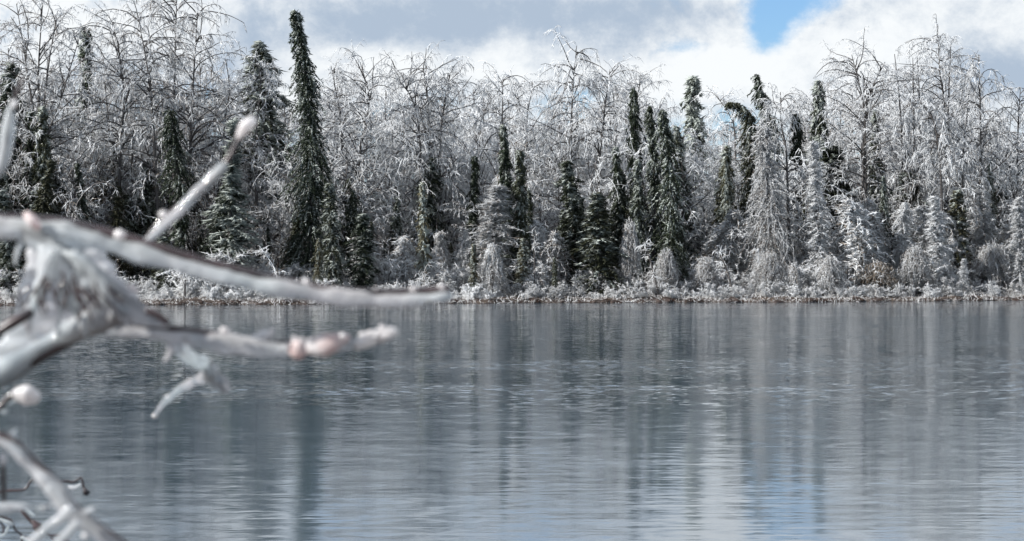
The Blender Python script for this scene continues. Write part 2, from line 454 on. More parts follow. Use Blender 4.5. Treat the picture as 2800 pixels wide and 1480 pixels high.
def mound_meshes(r, h, rng, n=260, wob=0.17):
    """a bush bowed over into a dome: stems arch up from the root and hang back down"""
    tb, cb = Buf(), Buf()
    az = rng.random(n) * 2 * np.pi
    rr = r * (0.2 + 0.8 * rng.random(n) ** 0.6) * (1 + 0.22 * np.sin(az * 2 + r * 9) + 0.15 * np.sin(az * 5 + r * 31))
    rr = np.minimum(rr, r * 1.15)
    hh = h * (0.62 + 0.38 * np.sqrt(np.clip(1 - (rr / r) ** 2 * 0.8, 0, 1))) * rng.uniform(0.7, 1.04, n)
    K = 8; u = np.linspace(0, 1, K)[None]
    px = rr[:, None] * (u ** 1.3)
    pz = hh[:, None] * np.clip(np.sin(np.minimum(u * 1.75, 1.0) * np.pi / 2), 0, 1) - np.clip(u - 0.5, 0, 1) ** 1.5 * 2.0 * hh[:, None] * (0.25 + 0.75 * (rr / r)[:, None])
    pz = np.maximum(pz, 0.02)
    P = np.stack((np.cos(az)[:, None] * px, np.sin(az)[:, None] * px, pz), -1) + rng.normal(size=(n, K, 3)) * wob * r * u[..., None]
    tb.strands(P[:: 9], np.linspace(0.016, 0.006, K)[None], rng, 4)
    cb.strands(P, np.linspace(0.008, 0.004, K)[None], rng, 3, rng.random(n) * 0.5 + 0.5, True)
    nt = 15; N = n * nt; idx = np.repeat(np.arange(n), nt)
    Q, TQ = along(P, 0.35 + 0.65 * rng.random(N), idx)
    X = grow(Q, TQ * 0.3 + rng.normal(size=(N, 3)) * 0.8 + np.array((0, 0, -0.05)), rng.uniform(0.05, 0.17, N), 2, 0.0, 0.0, rng)
    cb.strands(X, rng.uniform(0.006, 0.013, N)[:, None] * np.array((1, 0.4))[None], rng, 3, rng.random(N), True)
    return tb.mesh('bush_stems', M['bark']), cb.mesh('bush_crown', M['twigs'])

def shrub_meshes(h, rng, stems=9, spread=0.55):
    tb, cb = Buf(), Buf()
    az = rng.random(stems) * 2 * np.pi; el = rng.uniform(0.7, 1.5, stems)
    D = np.stack((np.cos(az) * np.cos(el), np.sin(az) * np.cos(el), np.sin(el)), 1)
    P0 = np.stack((np.cos(az), np.sin(az), np.zeros(stems)), 1) * 0.06
    B = grow(P0, D, h * rng.uniform(0.7, 1.25, stems), 8, 0.09, 0.12, rng)
    tb.strands(B, np.linspace(0.016, 0.006, 8)[None], rng, 4)
    ns = 16; N = stems * ns; idx = np.repeat(np.arange(stems), ns)
    Q, TQ = along(B, 0.12 + 0.88 * rng.random(N), idx)
    S = grow(Q, TQ * 0.6 + rng.normal(size=(N, 3)) * 0.6, rng.uniform(0.15, 0.5, N) * h * spread * 1.4, 5, 0.22, 0.18, rng)
    cb.strands(S, np.linspace(0.008, 0.004, 5)[None], rng, 3, rng.random(N) * 0.6 + 0.4, True)
    nt = 26; N2 = N * nt; idx2 = np.repeat(np.arange(N), nt)
    Q2, T2 = along(S, rng.random(N2), idx2)
    X = grow(Q2, T2 * 0.5 + rng.normal(size=(N2, 3)) * 0.6 + np.array((0, 0, -0.1)), 0.05 + 0.16 * rng.random(N2) ** 2, 2, 0.0, 0.0, rng)
    cb.strands(X, rng.uniform(0.005, 0.011, N2)[:, None] * np.array((1, 0.4))[None], rng, 3, rng.random(N2), True)
    return tb.mesh('shrub_stems', M['bark']), cb.mesh('shrub_crown', M['twigs'])

# ------------------------------------------------------------------ the setting
def grid_sheet(name, xs, ys, zfun, material, kind='structure'):
    X, Y = np.meshgrid(xs, ys)
    Z = zfun(X, Y)
    b_ = Buf(); nx, ny = len(xs), len(ys)
    i = np.arange(nx * ny).reshape(ny, nx)
    b_.raw(np.stack((X, Y, Z), -1), np.stack((i[:-1, :-1], i[:-1, 1:], i[1:, 1:], i[1:, :-1]), -1))
    o = link(name, b_.mesh(name, material)); o['kind'] = kind
    return o
xs = np.concatenate((np.linspace(-1500, -60, 14), np.arange(-58, 60, 0.5), np.linspace(60, 1500, 14)))
ss = np.concatenate((np.linspace(-3, 1.5, 24), np.arange(2, 40, 0.8), np.linspace(42, 1500, 16)))
X, S_ = np.meshgrid(xs, ss)
b_ = Buf(); ii = np.arange(X.size).reshape(X.shape)
rg = np.random.default_rng(5)
b_.raw(np.stack((X, shore(X) + S_, ground_z(X, S_) + rg.normal(size=X.shape) * 0.02 * (S_ > 0.3)), -1),
       np.stack((ii[:-1, :-1], ii[:-1, 1:], ii[1:, 1:], ii[1:, :-1]), -1))
far_ground = link('far_bank', b_.mesh('far_bank', M['ground'])); far_ground['kind'] = 'structure'
# lake sheet follows the shore and runs a little under the bank
ys = np.concatenate((np.linspace(1.5, 60, 30), ))
xs2 = np.concatenate((np.linspace(-1500, -60, 10), np.arange(-55, 60, 5), np.linspace(65, 1500, 10)))
X, U = np.meshgrid(xs2, np.linspace(0, 1, 12))
Yb = 1.5 + U * (shore(X) + 1.5 - 1.5)
ii = np.arange(X.size).reshape(X.shape); b_ = Buf()
b_.raw(np.stack((X, Yb, np.zeros_like(X)), -1), np.stack((ii[:-1, :-1], ii[:-1, 1:], ii[1:, 1:], ii[1:, :-1]), -1))
lake = link('lake', b_.mesh('lake', M['water'])); lake['kind'] = 'structure'
grid_sheet('near_bank', np.concatenate((np.linspace(-1500, -12, 8), np.arange(-10, 11, 1.0), np.linspace(12, 1500, 8))),
           np.concatenate((np.linspace(-400, -6, 8), np.linspace(-5, 4, 14))),
           lambda X, Y: np.where(Y > 1.5, 0.35 - (Y - 1.5) * 0.25, 0.35) + 0.04 * np.sin(X * 1.1) * np.cos(Y), M['ground'])

# ------------------------------------------------------------------ hero conifers
def xform(o_parent, tm, cm, ice, brown, tname='trunk', cname='crown'):
    a = link(tname, tm, o_parent)
    b = link(cname, cm, o_parent); b.color = (ice, brown, 0, 1)
    return a, b
def stand(sx, s):
    """foot of a tree seen at column sx, s metres behind the water's edge"""
    Y = 93.0
    for _ in range(6):
        x = (sx - 1400) / FPX * Y; Y = float(shore(x)) + s
    x = (sx - 1400) / FPX * Y
    return np.array((x, Y, float(ground_z(x, s)) - 0.05))
def lift(px, foot):
    return np.array([at(x, y, foot[1]) - foot for x, y in px])
SEED = [100]
def rs():
    SEED[0] += 1
    return np.random.default_rng(SEED[0])

CON_PROF = [(0, 1.0), (0.25, 1.0), (0.5, 0.8), (0.75, 0.58), (0.92, 0.42), (1, 0.22)]
CONE_PROF = [(0, 1.0), (0.4, 0.85), (0.75, 0.45), (0.92, 0.2), (1, 0.08)]
COL_PROF = [(0, 1.0), (0.5, 1.0), (0.8, 0.9), (0.93, 0.65), (1, 0.25)]
# foot column, metres behind the shore, pixels of the stem up to the tip, crown width in pixels, style, ice, brown, profile, label
HERO = [
 (848, 5, [(852, 520), (848, 330), (834, 190), (815, 80), (806, 28)], 92, 'spruce', .30, .05, [(0, .9), (.2, 1.05), (.42, 1.0), (.58, .78), (.72, .58), (.86, .44), (.96, .38), (1, .2)], 'tallest dark green spruce, its narrow top leaning left above the whole forest'),
 (915, 3, [(905, 600), (899, 500)], 50, 'spruce', .50, .25, CON_PROF, 'slim grey green spruce hugging the right foot of the tallest spruce'),
 (872, 2.2, [(871, 651)], 22, 'spruce', .35, .9, COL_PROF, 'short tan iced stub of a conifer at the foot of the tallest spruce'),
 (966, 4.5, [(968, 560), (970, 520)], 36, 'spruce', .22, .1, COL_PROF, 'dark thin spruce column behind the squat dark spruce right of the tallest one'),
 (993, 2.5, [(994, 640), (995, 585)], 66, 'spruce', .28, .05, CON_PROF, 'squat dark spruce near the water right of the slim grey green one'),
 (735, 15, [(733, 300), (727, 114)], 118, 'spruce', .62, .25, [(0, .8), (.62, 1), (.72, .9), (.86, .52), (.95, .25), (1, .12)], 'broad pointed conifer with grey ice, left of and behind the tallest spruce'),
 (1158, 2.5, [(1156, 640), (1158, 500)], 36, 'open', .50, .95, CON_PROF, 'thin brownish young conifer standing alone before the central birches'),
 (258, 18, [(262, 200), (248, 72)], 62, 'spruce', .38, .05, CON_PROF, 'dark conifer tip poking out between the two tall birch clumps at left'),
 (500, 6, [(490, 520), (474, 400), (464, 300)], 76, 'spruce', .25, .05, [(0, .25), (.3, .35), (.5, .55), (.62, .95), (.74, 1.0), (.88, .75), (1, .25)], 'shaggy dark spruce with a thick drooping top and thin lower trunk'),
 (629, 4, [(634, 560), (629, 330)], 130, 'open', .62, .1, [(0, .7), (.25, 1.0), (.45, .9), (.6, .35), (.8, .15), (1, .08)], 'broad iced fir with bare spiky top, left of the tallest spruce'),
 (-8, 10, [(-5, 500), (4, 170)], 90, 'spruce', .22, .05, CON_PROF, 'dark spruce cut by the left border of the photo'),
 (80, 9, [(78, 500), (72, 300)], 60, 'spruce', .22, .1, CON_PROF, 'dark hanging spruce inside the left birch clump, nearest the border'),
 (120, 8, [(119, 480), (114, 292)], 58, 'spruce', .30, .3, CON_PROF, 'olive grey spruce among the stems of the left birch clump'),
 (150, 10, [(152, 560), (150, 440)], 66, 'spruce', .25, .05, CON_PROF, 'low dark spruce right of the stems of the left birch clump'),
 (30, 4, [(28, 600), (24, 520)], 60, 'spruce', .35, .1, CON_PROF, 'small dark spruce above the thick branch at the left border'),
 (456, 4, [(452, 700), (456, 620)], 60, 'spruce', .42, .25, CON_PROF, 'small green spruce just over the long foreground branch'),
 (1395, 7, [(1392, 500), (1383, 341)], 42, 'spruce', .22, .05, CON_PROF, 'tall narrow dark spruce right behind the pale tan cone tree'),
 (1423, 4, [(1430, 560), (1429, 410)], 46, 'spruce', .34, .25, CON_PROF, 'olive narrow spruce standing in front of the narrow dark one'),
 (1345, 4.5, [(1342, 600), (1340, 508)], 128, 'larch', .70, .6, [(0, .9), (.35, 1.0), (.65, .82), (.88, .5), (1, .2)], 'pale tan cone shaped conifer covered in fine hanging frost'),
 (1292, 9, [(1292, 520), (1292, 425)], 36, 'spruce', .20, .05, CON_PROF, 'dark narrow spruce left of the pale tan cone tree'),
 (1581, 5, [(1582, 560), (1574, 438)], 78, 'spruce', .38, .15, [(0, 1), (.3, 1), (.6, .7), (.8, .42), (1, .2)], 'pointed spruce with dark tip and greyer skirt left of the wide dark spruce'),
 (1648, 2.8, [(1642, 640), (1638, 530)], 100, 'spruce', .34, .3, CONE_PROF, 'wide dark brown green spruce close to the water in the middle'),
 (1712, 7, [(1708, 500), (1693, 402)], 44, 'spruce', .30, .1, CON_PROF, 'narrow spruce bending its dark tip left, next to the twin spires'),
 (1746, 5.5, [(1746, 540), (1750, 435)], 38, 'spruce', .48, .1, CON_PROF, 'small frosted spire just left of the twin dark spires'),
 (1744, 8, [(1743, 330), (1734, 238)], 36, 'spruce', .18, .05, COL_PROF, 'slim dark spruce just left of the twin spires and slightly taller than both'),
 (1786, 6, [(1790, 480), (1773, 290)], 50, 'spruce', .36, .1, CON_PROF, 'left one of the twin tall dark spires'),
 (1838, 4.5, [(1832, 480), (1812, 300)], 72, 'spruce', .38, .1, CON_PROF, 'right one of the twin tall dark spires, with a wider skirt'),
 (1870, 9, [(1866, 560), (1852, 470)], 60, 'spruce', .18, .0, CON_PROF, 'very dark spruce in the shade right behind the twin spires'),
 (1297, 1.8, [(1296, 720), (1297, 668)], 26, 'open', .40, .9, CON_PROF, 'little brownish conifer left of the pale round bush'),
 (1428, 2.2, [(1427, 720), (1430, 652)], 36, 'open', .48, .8, CON_PROF, 'little olive brown conifer at the foot of the olive narrow spruce'),
 (1518, 1.6, [(1518, 735), (1518, 704)], 16, 'spruce', .25, .4, CON_PROF, 'tiny dark conifer among the pale shrubs left of the wide dark spruce'),
 (1905, 19, [(1908, 340), (1899, 208)], 74, 'spruce', .72, .1, CON_PROF, 'light frosted spruce top behind the birches right of the twin spires'),
 (2057, 9, [(2055, 489), (2058, 380), (2046, 318), (2020, 284), (1990, 281)], 58, 'spruce', .30, .35, [(0, .9), (.4, 1.0), (.68, .8), (.85, .75), (1, .4)], 'dark conifer whose heavy top is bent over to the left'),
 (2112, 13, [(2108, 400), (2088, 290), (2068, 202)], 48, 'spruce', .26, .05, COL_PROF, 'dark leaning spire directly behind the bent conifer'),
 (2238, 12, [(2240, 400), (2236, 218)], 60, 'spruce', .52, .2, CON_PROF, 'grey green pointed spruce left of the big bare tree with the flat crown'),
 (2182, 13, [(2182, 420), (2178, 310)], 52, 'spruce', .20, .05, CON_PROF, 'dark blunt spruce between the bent conifer and the grey green pointed one'),
 (1972, 8, [(1972, 520), (1970, 398)], 56, 'spruce', .46, .5, CON_PROF, 'olive conifer left of and below the bent conifer'),
 (1995, 6, [(1990, 560), (1986, 430)], 24, 'spruce', .45, .5, COL_PROF, 'thin olive column beside the olive conifer below the bent one'),
 (1890, 9, [(1880, 460), (1866, 346)], 56, 'open', .55, .3, CON_PROF, 'slanting grey brown conifer right of the twin spires'),
 (2275, 11, [(2275, 520), (2270, 400)], 110, 'spruce', .22, .15, CON_PROF, 'big dark conifer in shade under the grey green pointed spruce'),
 (2110, 4.5, [(2104, 560), (2088, 400), (2092, 345)], 150, 'larch', .72, .3, [(0, 1), (.3, 1.0), (.6, .72), (.8, .42), (.95, .3), (1, .2)], 'large pale weeping conifer hung with frost right of the bent conifer'),
 (2240, 3.5, [(2238, 600), (2241, 384)], 110, 'larch', .80, .2, [(0, 1), (.3, .9), (.5, .45), (.75, .2), (1, .1)], 'pale thin spired larch with a broad white skirt'),
 (2417, 5, [(2416, 580), (2414, 480)], 24, 'spruce', .45, .1, COL_PROF, 'pencil thin frosted dark conifer left of the rounded white column'),
 (2460, 3.5, [(2462, 620), (2459, 553)], 60, 'larch', .78, .5, [(0, 1), (.5, 1.0), (.8, .92), (.94, .7), (1, .35)], 'rounded white column of a frosted larch'),
 (2354, 4, [(2350, 640), (2352, 558)], 76, 'larch', .72, .4, [(0, 1), (.5, 1.0), (.8, .88), (.94, .65), (1, .3)], 'greyish bowed larch left of the pencil thin conifer'),
 (2569, 2.5, [(2572, 650), (2568, 535)], 88, 'larch', .80, .2, [(0, 1), (.35, .85), (.6, .62), (.85, .35), (1, .12)], 'white frosted larch near the water at right, cone shaped'),
 (2612, 5, [(2614, 620), (2610, 520)], 66, 'spruce', .30, .6, CON_PROF, 'dark brown conifer directly right of the white cone shaped larch'),
 (2698, 5, [(2702, 620), (2696, 520)], 78, 'larch', .74, .4, [(0, 1), (.5, 1.0), (.8, .8), (1, .3)], 'pale drooping larch above the wide bush at far right'),
 (2790, 2.5, [(2788, 650), (2792, 540)], 72, 'larch', .78, .2, CON_PROF, 'white frosted larch cut by the right border of the photo'),
 (2635, 1.6, [(2635, 750), (2634, 708)], 34, 'larch', .82, .2, CON_PROF, 'tiny white larch between the dark brown conifer and the water'),
 (2745, 10, [(2742, 560), (2735, 480)], 110, 'spruce', .30, .1, CON_PROF, 'dark conifer in the shade behind the pale drooping larch at right'),
 (2500, 8, [(2500, 560), (2496, 470)], 90, 'spruce', .36, .3, CON_PROF, 'dark shaggy conifer behind the rounded white column'),
 (2385, 12, [(2388, 380), (2384, 300)], 40, 'spruce', .34, .2, CON_PROF, 'dark conifer half hidden by the big bare tree with the flat crown'),
]
FORMS = {}                                               # straight conifers of one form share a few meshes
def form(style, prof, pick):
    key = (style, str(prof))
    if key not in FORMS:
        FORMS[key] = []
        for k in range(2):
            g = rs(); l = g.normal(size=2) * 0.10
            FORMS[key].append(conifer_meshes([(0, 0, 0), (l[0] * .3, l[1] * .3, 3.0), (l[0], l[1], 6.0)], [(a, b * 0.52) for a, b in prof], g, style,
                                             dens=1.5 if style == 'spruce' else 1.6 if style == 'larch' else 1.3))
    return FORMS[key][pick % 2]
for n_, (sx, s, px, wpx, style, ice, brown, prof, label) in enumerate(HERO):
    foot = stand(sx, s)
    path = np.vstack(([[0, 0, 0]], lift(px, foot)))
    rad = wpx / FPX * foot[1] * (0.76 if style == 'spruce' else 0.60)
    nm = 'larch_tree' if style == 'larch' else 'spruce_tree' if style == 'spruce' else 'fir_tree'
    e = thing(nm, label, 'tree', foot, 'conifers along the far shore')
    if len(px) >= 3 or 'twin tall' in label:
        tm, cm = conifer_meshes(path, [(a, b * rad) for a, b in prof], rs(), style, dens=1.25)
    else:
        tm, cm = form(style, prof, n_)
        top = Vector(path[-1]); H = top.length
        e.scale = (rad / 0.52, rad / 0.52, H / 6.0)
        e.rotation_mode = 'QUATERNION'
        from mathutils import Quaternion
        e.rotation_quaternion = Vector((0, 0, 1)).rotation_difference(top.normalized()) @ Quaternion((0, 0, 1), n_ * 2.4)
    xform(e, tm, cm, ice + (0.04 if style == 'larch' else 0), brown)

# ------------------------------------------------------------------ hero bare trees
# foot column, metres behind shore, list of stems (pixels), primaries, low fraction, spread, droop, label
BARE = [
 (105, 7, [[(98, 400), (75, 200), (45, 10)], [(108, 400), (105, 200), (118, -10)], [(112, 420), (130, 200), (158, 30)], [(118, 440), (170, 260), (215, 110)]], 90, .42, .9, .75, 'tall many stemmed birch fanning out over the left border'),
 (445, 7, [[(432, 586), (418, 330), (402, 180), (376, 40)]], 46, .42, 1.0, 1.3, 'tall dark stemmed birch leaning left, with frost hanging from its top'),
 (480, 10, [[(476, 400), (478, 180), (484, -20)]], 46, .4, 1.05, 1.2, 'tallest straight birch of the left, its tip leaving the photo'),
 (512, 8, [[(520, 420), (530, 200), (541, 25)]], 44, .42, 1.0, 1.5, 'birch with veils of frost at the right edge of the left clump'),
 (620, 9, [[(612, 380), (628, 250), (617, 165)]], 20, .5, .7, .8, 'thin birch with a forked bare tip left of the broad pointed conifer'),
 (320, 8, [[(330, 400), (340, 250), (310, 60)]], 48, .4, 1.1, 1.1, 'iced birch with a rounded crown right of the dark conifer tip'),
 (705, 9, [[(700, 400), (712, 230), (700, 160)]], 30, .4, .8, 1.0, 'birch in front of the broad pointed conifer'),
 (940, 9, [[(935, 380), (918, 250), (905, 180)]], 34, .4, .9, .9, 'first birch right of the tallest spruce, tips reaching upward'),
 (975, 8, [[(985, 420), (1010, 280), (985, 170)]], 38, .4, 1.0, .9, 'second birch right of the tallest spruce with a dark wavy stem'),
 (1150, 8, [[(1150, 420), (1130, 280), (1080, 205)]], 44, .4, 1.1, 1.6, 'birch arching left with long veils of frost in the centre'),
 (1170, 9, [[(1175, 400), (1168, 260), (1164, 165)]], 50, .35, 1.1, 1.4, 'straight birch under the highest veils of frost in the centre'),
 (1205, 9, [[(1205, 380), (1230, 200)]], 40, .4, 1.0, 1.5, 'birch leaning right beside the straight central birch'),
 (1369, 8, [[(1369, 538), (1374, 300), (1375, 212)]], 30, .45, .9, 1.2, 'straight thin dark stemmed birch above the pale tan cone tree'),
 (1435, 11, [[(1436, 360), (1420, 280), (1408, 230)], [(1440, 360), (1450, 270), (1462, 222)]], 30, .55, .7, .6, 'forked sparse birch between the straight thin one and the spire topped one'),
 (1558, 8, [[(1561, 424), (1566, 250), (1577, 125)]], 44, .4, 1.0, 1.7, 'spire topped birch, the highest of the middle, frost hanging close to its stem'),
 (1635, 8, [[(1635, 515), (1650, 330), (1668, 190)]], 44, .4, 1.0, 1.2, 'dark stemmed birch bending right beside the spire topped one'),
 (1740, 14, [[(1735, 350), (1755, 200)]], 30, .4, .8, .8, 'birch behind the slim dark spruce left of the twin spires'),
 (2160, 5, [[(2157, 629), (2150, 420), (2136, 340), (2134, 252)]], 34, .3, .8, 1.5, 'dark bowed stem crossing the large pale weeping conifer'),
 (2365, 7, [[(2366, 538), (2362, 300), (2329, 150)], [(2360, 480), (2372, 280), (2420, 170)]], 64, .4, 1.1, 1.0, 'big bare tree with a wide flat crown at right'),
 (2469, 8, [[(2466, 400), (2458, 260), (2446, 148)]], 14, .5, .4, .8, 'nearly bare pole ending in a small star of twigs'),
 (2500, 8, [[(2500, 400), (2496, 158)]], 18, .4, .5, 1.0, 'straight bare pole right of the one ending in a star of twigs'),
 (2512, 9, [[(2514, 300), (2508, 158)]], 18, .4, .5, 1.0, 'thin twin pole tight behind the straight bare pole'),
 (2580, 9, [[(2586, 340), (2570, 200), (2565, 95)]], 46, .4, .9, 1.3, 'tallest iced tree at right, its top feathered with frost'),
 (2594, 8, [[(2593, 330), (2600, 122)]], 18, .45, .5, .9, 'bare straight pole beside the tallest iced tree at right'),
 (2680, 7, [[(2681, 340), (2676, 150)]], 52, .3, .9, 1.6, 'pointed iced tree at far right with drooping boughs'),
 (2632, 6, [[(2632, 481), (2640, 350), (2648, 275)]], 34, .35, .9, 1.4, 'crooked dark stemmed tree left of the pointed iced one'),
 (2580, 6, [[(2574, 515), (2566, 400), (2545, 310), (2510, 280), (2470, 300)]], 40, .5, .8, 1.8, 'tree bowed into an arch to the left by its ice'),
 (2780, 9, [[(2782, 420), (2790, 240)]], 40, .35, 1.0, 1.4, 'iced tree against the right border of the photo'),
 (2230, 14, [[(2228, 380), (2222, 250)]], 34, .4, .9, 1.1, 'birch behind the grey green pointed spruce'),
 (2010, 14, [[(2010, 380), (1985, 300), (1962, 268)]], 22, .45, .7, 1.0, 'thin birch leaning left behind the bent conifer'),
]
for (sx, s, stems, npr, low, spr, drp, label) in BARE:
    if s >= 7: s += 2
    foot = stand(sx, s)
    trunks = []
    for k, px in enumerate(stems):
        path = np.vstack(([[(k - (len(stems) - 1) / 2) * 0.12, 0, 0]], lift(px, foot)))
        trunks.append((path, 0.018 + 0.0085 * path[-1, 2]))
    tm, cm = birch_meshes(trunks, rs(), spr, drp, npr, 7, 8, low)
    e = thing('birch_tree', label, 'tree', foot, 'bare ice coated trees along the far shore')
    xform(e, tm, cm, 0.85 if sx > 600 else 0.74, 0.2)

# ------------------------------------------------------------------ forest behind: copies
MARKS = [(0, 'left border'), (110, 'fan-shaped birch'), (258, 'dark conifer tip'), (490, 'shaggy drooping spruce'), (629, 'spiky iced fir'),
         (845, 'tallest spruce'), (993, 'squat dark spruce'), (1158, 'brownish young conifer'), (1345, 'pale tan cone'), (1500, 'pointed grey-skirted spruce'),
         (1648, 'wide dark spruce'), (1812, 'twin dark spires'), (2057, 'bent-over conifer'), (2238, 'grey-green pointed spruce'),
         (2365, 'flat-crowned bare tree'), (2460, 'rounded white column'), (2569, 'white cone-shaped larch'), (2698, 'pale drooping larch'), (2800, 'right border')]
ORD = 'first second third fourth fifth sixth seventh eighth ninth tenth eleventh twelfth thirteenth fourteenth fifteenth'.split()
CROWD = []                                               # (kind phrase, column in the photograph, thing)
def name_crowd():
    cells = {}
    for kind, sx, e in CROWD:
        k = -1 if sx < 0 else sum(1 for m_ in MARKS if m_[0] <= sx) - 1
        cells.setdefault((kind, k), []).append((sx, e))
    for (kind, k), items in cells.items():
        if k < 0 or k >= len(MARKS) - 1:
            for _, e in items: e['label'] = kind + ' standing past the ' + ('left' if k < 0 else 'right') + ' border of the photo'
            continue
        items.sort(key=lambda q: q[0])
        where = 'between ' + MARKS[k][1] + ' and ' + MARKS[k + 1][1]
        for j, (_, e) in enumerate(items):
            e['label'] = (ORD[j] + ' ' + kind + ' from left, ' if len(items) > 1 else kind + ' ') + where

SKY_X = [-400, 0, 100, 200, 260, 320, 400, 480, 560, 590, 620, 680, 760, 880, 950, 1000, 1100, 1160, 1250, 1330, 1400, 1480, 1570, 1650, 1750, 1850, 1950, 2050, 2130, 2200, 2290, 2350, 2430, 2500, 2570, 2680, 2730, 2800, 3200]
SKY_Y = [120, 110, 130, 150, 190, 150, 130, 130, 140, 170, 190, 215, 225, 225, 205, 195, 205, 185, 205, 215, 240, 240, 225, 205, 225, 285, 305, 310, 275, 275, 215, 190, 195, 205, 170, 190, 265, 300, 260]
PROTO = []
for k in range(9):
    g = np.random.default_rng(900 + k)
    H = 10.0
    lean = g.normal(size=2) * 0.5
    p = [(0, 0, 0), (lean[0] * .2, lean[1] * .2, H * .35), (lean[0] * .6, lean[1] * .6, H * .7), (lean[0], lean[1], H)]
    tr = [(p, 0.085)]
    if k % 3 == 1:
        q = [(0.1, 0, 0), (-lean[0] * .4 + .3, .2, H * .4), (-lean[0] + .6, -lean[1], H * .9)]
        tr.append((q, 0.07))
    PROTO.append(birch_meshes(tr, g, 1.0, 1.05 + 0.09 * k, 44, 7, 13, 0.25))
UPROTO = []
for k in range(6):
    g = np.random.default_rng(930 + k); lean = g.normal(size=2) * 0.4
    UPROTO.append(birch_meshes([([(0, 0, 0), (0, 0, 2.0), (lean[0], lean[1], 4.5)], 0.045)], g, 1.5, 0.9, 30, 7, 8, 0.06, 0.6))
CPROTO = []
for k in range(5):
    g = np.random.default_rng(950 + k)
    H = 8.0; lean = g.normal(size=2) * 0.25
    p = [(0, 0, 0), (0, 0, H * .5), (lean[0], lean[1], H)]
    CPROTO.append(conifer_meshes(p, [(a, b * 0.75) for a, b in (CON_PROF if k % 2 else CONE_PROF)], g, 'spruce', dens=1.1))
rng = np.random.default_rng(77)
def put_copy(name, protos, label, cat, group, sx, s, ytop, H0, ice, brown, tname='trunk', cname='crown', wide=1.0):
    foot = stand(sx, s)
    ztop = at(sx, ytop, foot[1])[2]
    sc_ = (ztop - foot[2]) / H0
    k = int(rng.integers(len(protos)))
    e = thing(name, label, cat, foot, group)
    e.scale = (sc_ * wide, sc_ * wide, sc_); e.rotation_euler = (0, 0, rng.random() * 6.28)
    xform(e, *protos[k], ice, brown, tname, cname)
    return e
nx = 78
for row, (s0, s1, drop0, drop1) in enumerate(((12, 17, 60, 230), (17, 24, 20, 130), (24, 34, 0, 70))):
    n = (62, 58, 52)[row]
    for i in range(n):
        sx = -420 + (i + rng.random()) / n * 3640
        y = np.interp(sx, SKY_X, SKY_Y) + rng.uniform(drop0, drop1)
        e = put_copy('birch_tree', PROTO, 'iced birch', 'tree',
                     ('birches in the thick of the forest', 'birches deep in the forest', 'farthest birches on the skyline')[row],
                     sx, rng.uniform(s0, s1), y, 10.0, rng.uniform(0.64, 0.98), rng.uniform(0, .5), wide=rng.uniform(0.8, 1.15))
        CROWD.append((('mid-forest iced birch', 'deep-forest iced birch', 'skyline iced birch')[row], sx, e))
for i in range(120):
    sx = -420 + (i + rng.random()) / 120 * 3640
    y = rng.uniform(400, 650)
    e = put_copy('birch_sapling', UPROTO, 'iced sapling', 'tree', 'iced saplings under the forest', sx, rng.uniform(7.5, 15), y, 4.5,
                 rng.uniform(0.5, 0.85) + 0.2 * np.clip((sx - 600) / 900, 0, 1), rng.uniform(0, .7), wide=rng.uniform(0.7, 1.1))
    CROWD.append(('understory iced sapling', sx, e))
for i in range(86):
    sx = -420 + (i + rng.random()) / 86 * 3640
    y = rng.uniform(500, 680) if rng.random() < 0.8 else rng.uniform(400, 500)
    e = put_copy('spruce_tree', CPROTO, 'dark conifer', 'tree', 'shaded conifers inside the forest',
                 sx, rng.uniform(5, 13), y, 8.0, rng.uniform(0.08, 0.42), rng.uniform(0, .5), wide=rng.uniform(0.9, 2.2))
    CROWD.append(('shaded forest conifer', sx, e))

LPROFS = ([(0, .9), (.35, 1.0), (.65, .95), (.88, .7), (1, .35)], [(0, 1), (.5, 1.0), (.8, .92), (.94, .7), (1, .35)])
LFORM = [conifer_meshes([(0, 0, 0), (.05, 0, 1.5), (.3 * (-1) ** k, .1, 3.0)], [(a, b * .55) for a, b in LPROFS[k % 2]], np.random.default_rng(970 + k), 'larch', dens=1.5) for k in range(4)]
for i in range(40):
    sx = 960 + (i + rng.random()) / 40 * 2140
    if 1600 < sx < 1900 or abs(sx - 1345) < 70 or abs(sx - 1648) < 80: continue
    y = rng.uniform(600, 690) if sx < 1900 else rng.uniform(520, 680)
    e = put_copy('larch_tree', LFORM, 'frosted larch', 'tree', 'young frosted larches before the forest', sx, rng.uniform(3.0, 7.0), y, 3.0,
                 rng.uniform(0.6, 0.9), rng.uniform(0.2, .9), wide=rng.uniform(0.8, 1.8))
    e.rotation_euler = (rng.normal() * 0.10, rng.normal() * 0.14, rng.random() * 6.28)
    CROWD.append(('young frosted larch', sx, e))

for i in range(70):
    sx = (-1250 + i / 35 * 830) if i < 35 else (3220 + (i - 35) / 35 * 830)
    q = i % 5
    if q < 3:
        e = put_copy('birch_tree', PROTO, 'iced birch', 'tree', 'birches beyond the frame', sx, rng.uniform(7, 22), rng.uniform(130, 330), 10.0, rng.uniform(0.64, 0.98), rng.uniform(0, .5))
        CROWD.append(('iced birch', sx, e))
    else:
        e = put_copy('spruce_tree', CPROTO, 'dark conifer', 'tree', 'conifers beyond the frame', sx, rng.uniform(4, 9), rng.uniform(330, 640), 8.0, rng.uniform(0.1, 0.4), rng.uniform(0, .5), wide=rng.uniform(1, 1.6))
        CROWD.append(('dark conifer', sx, e))

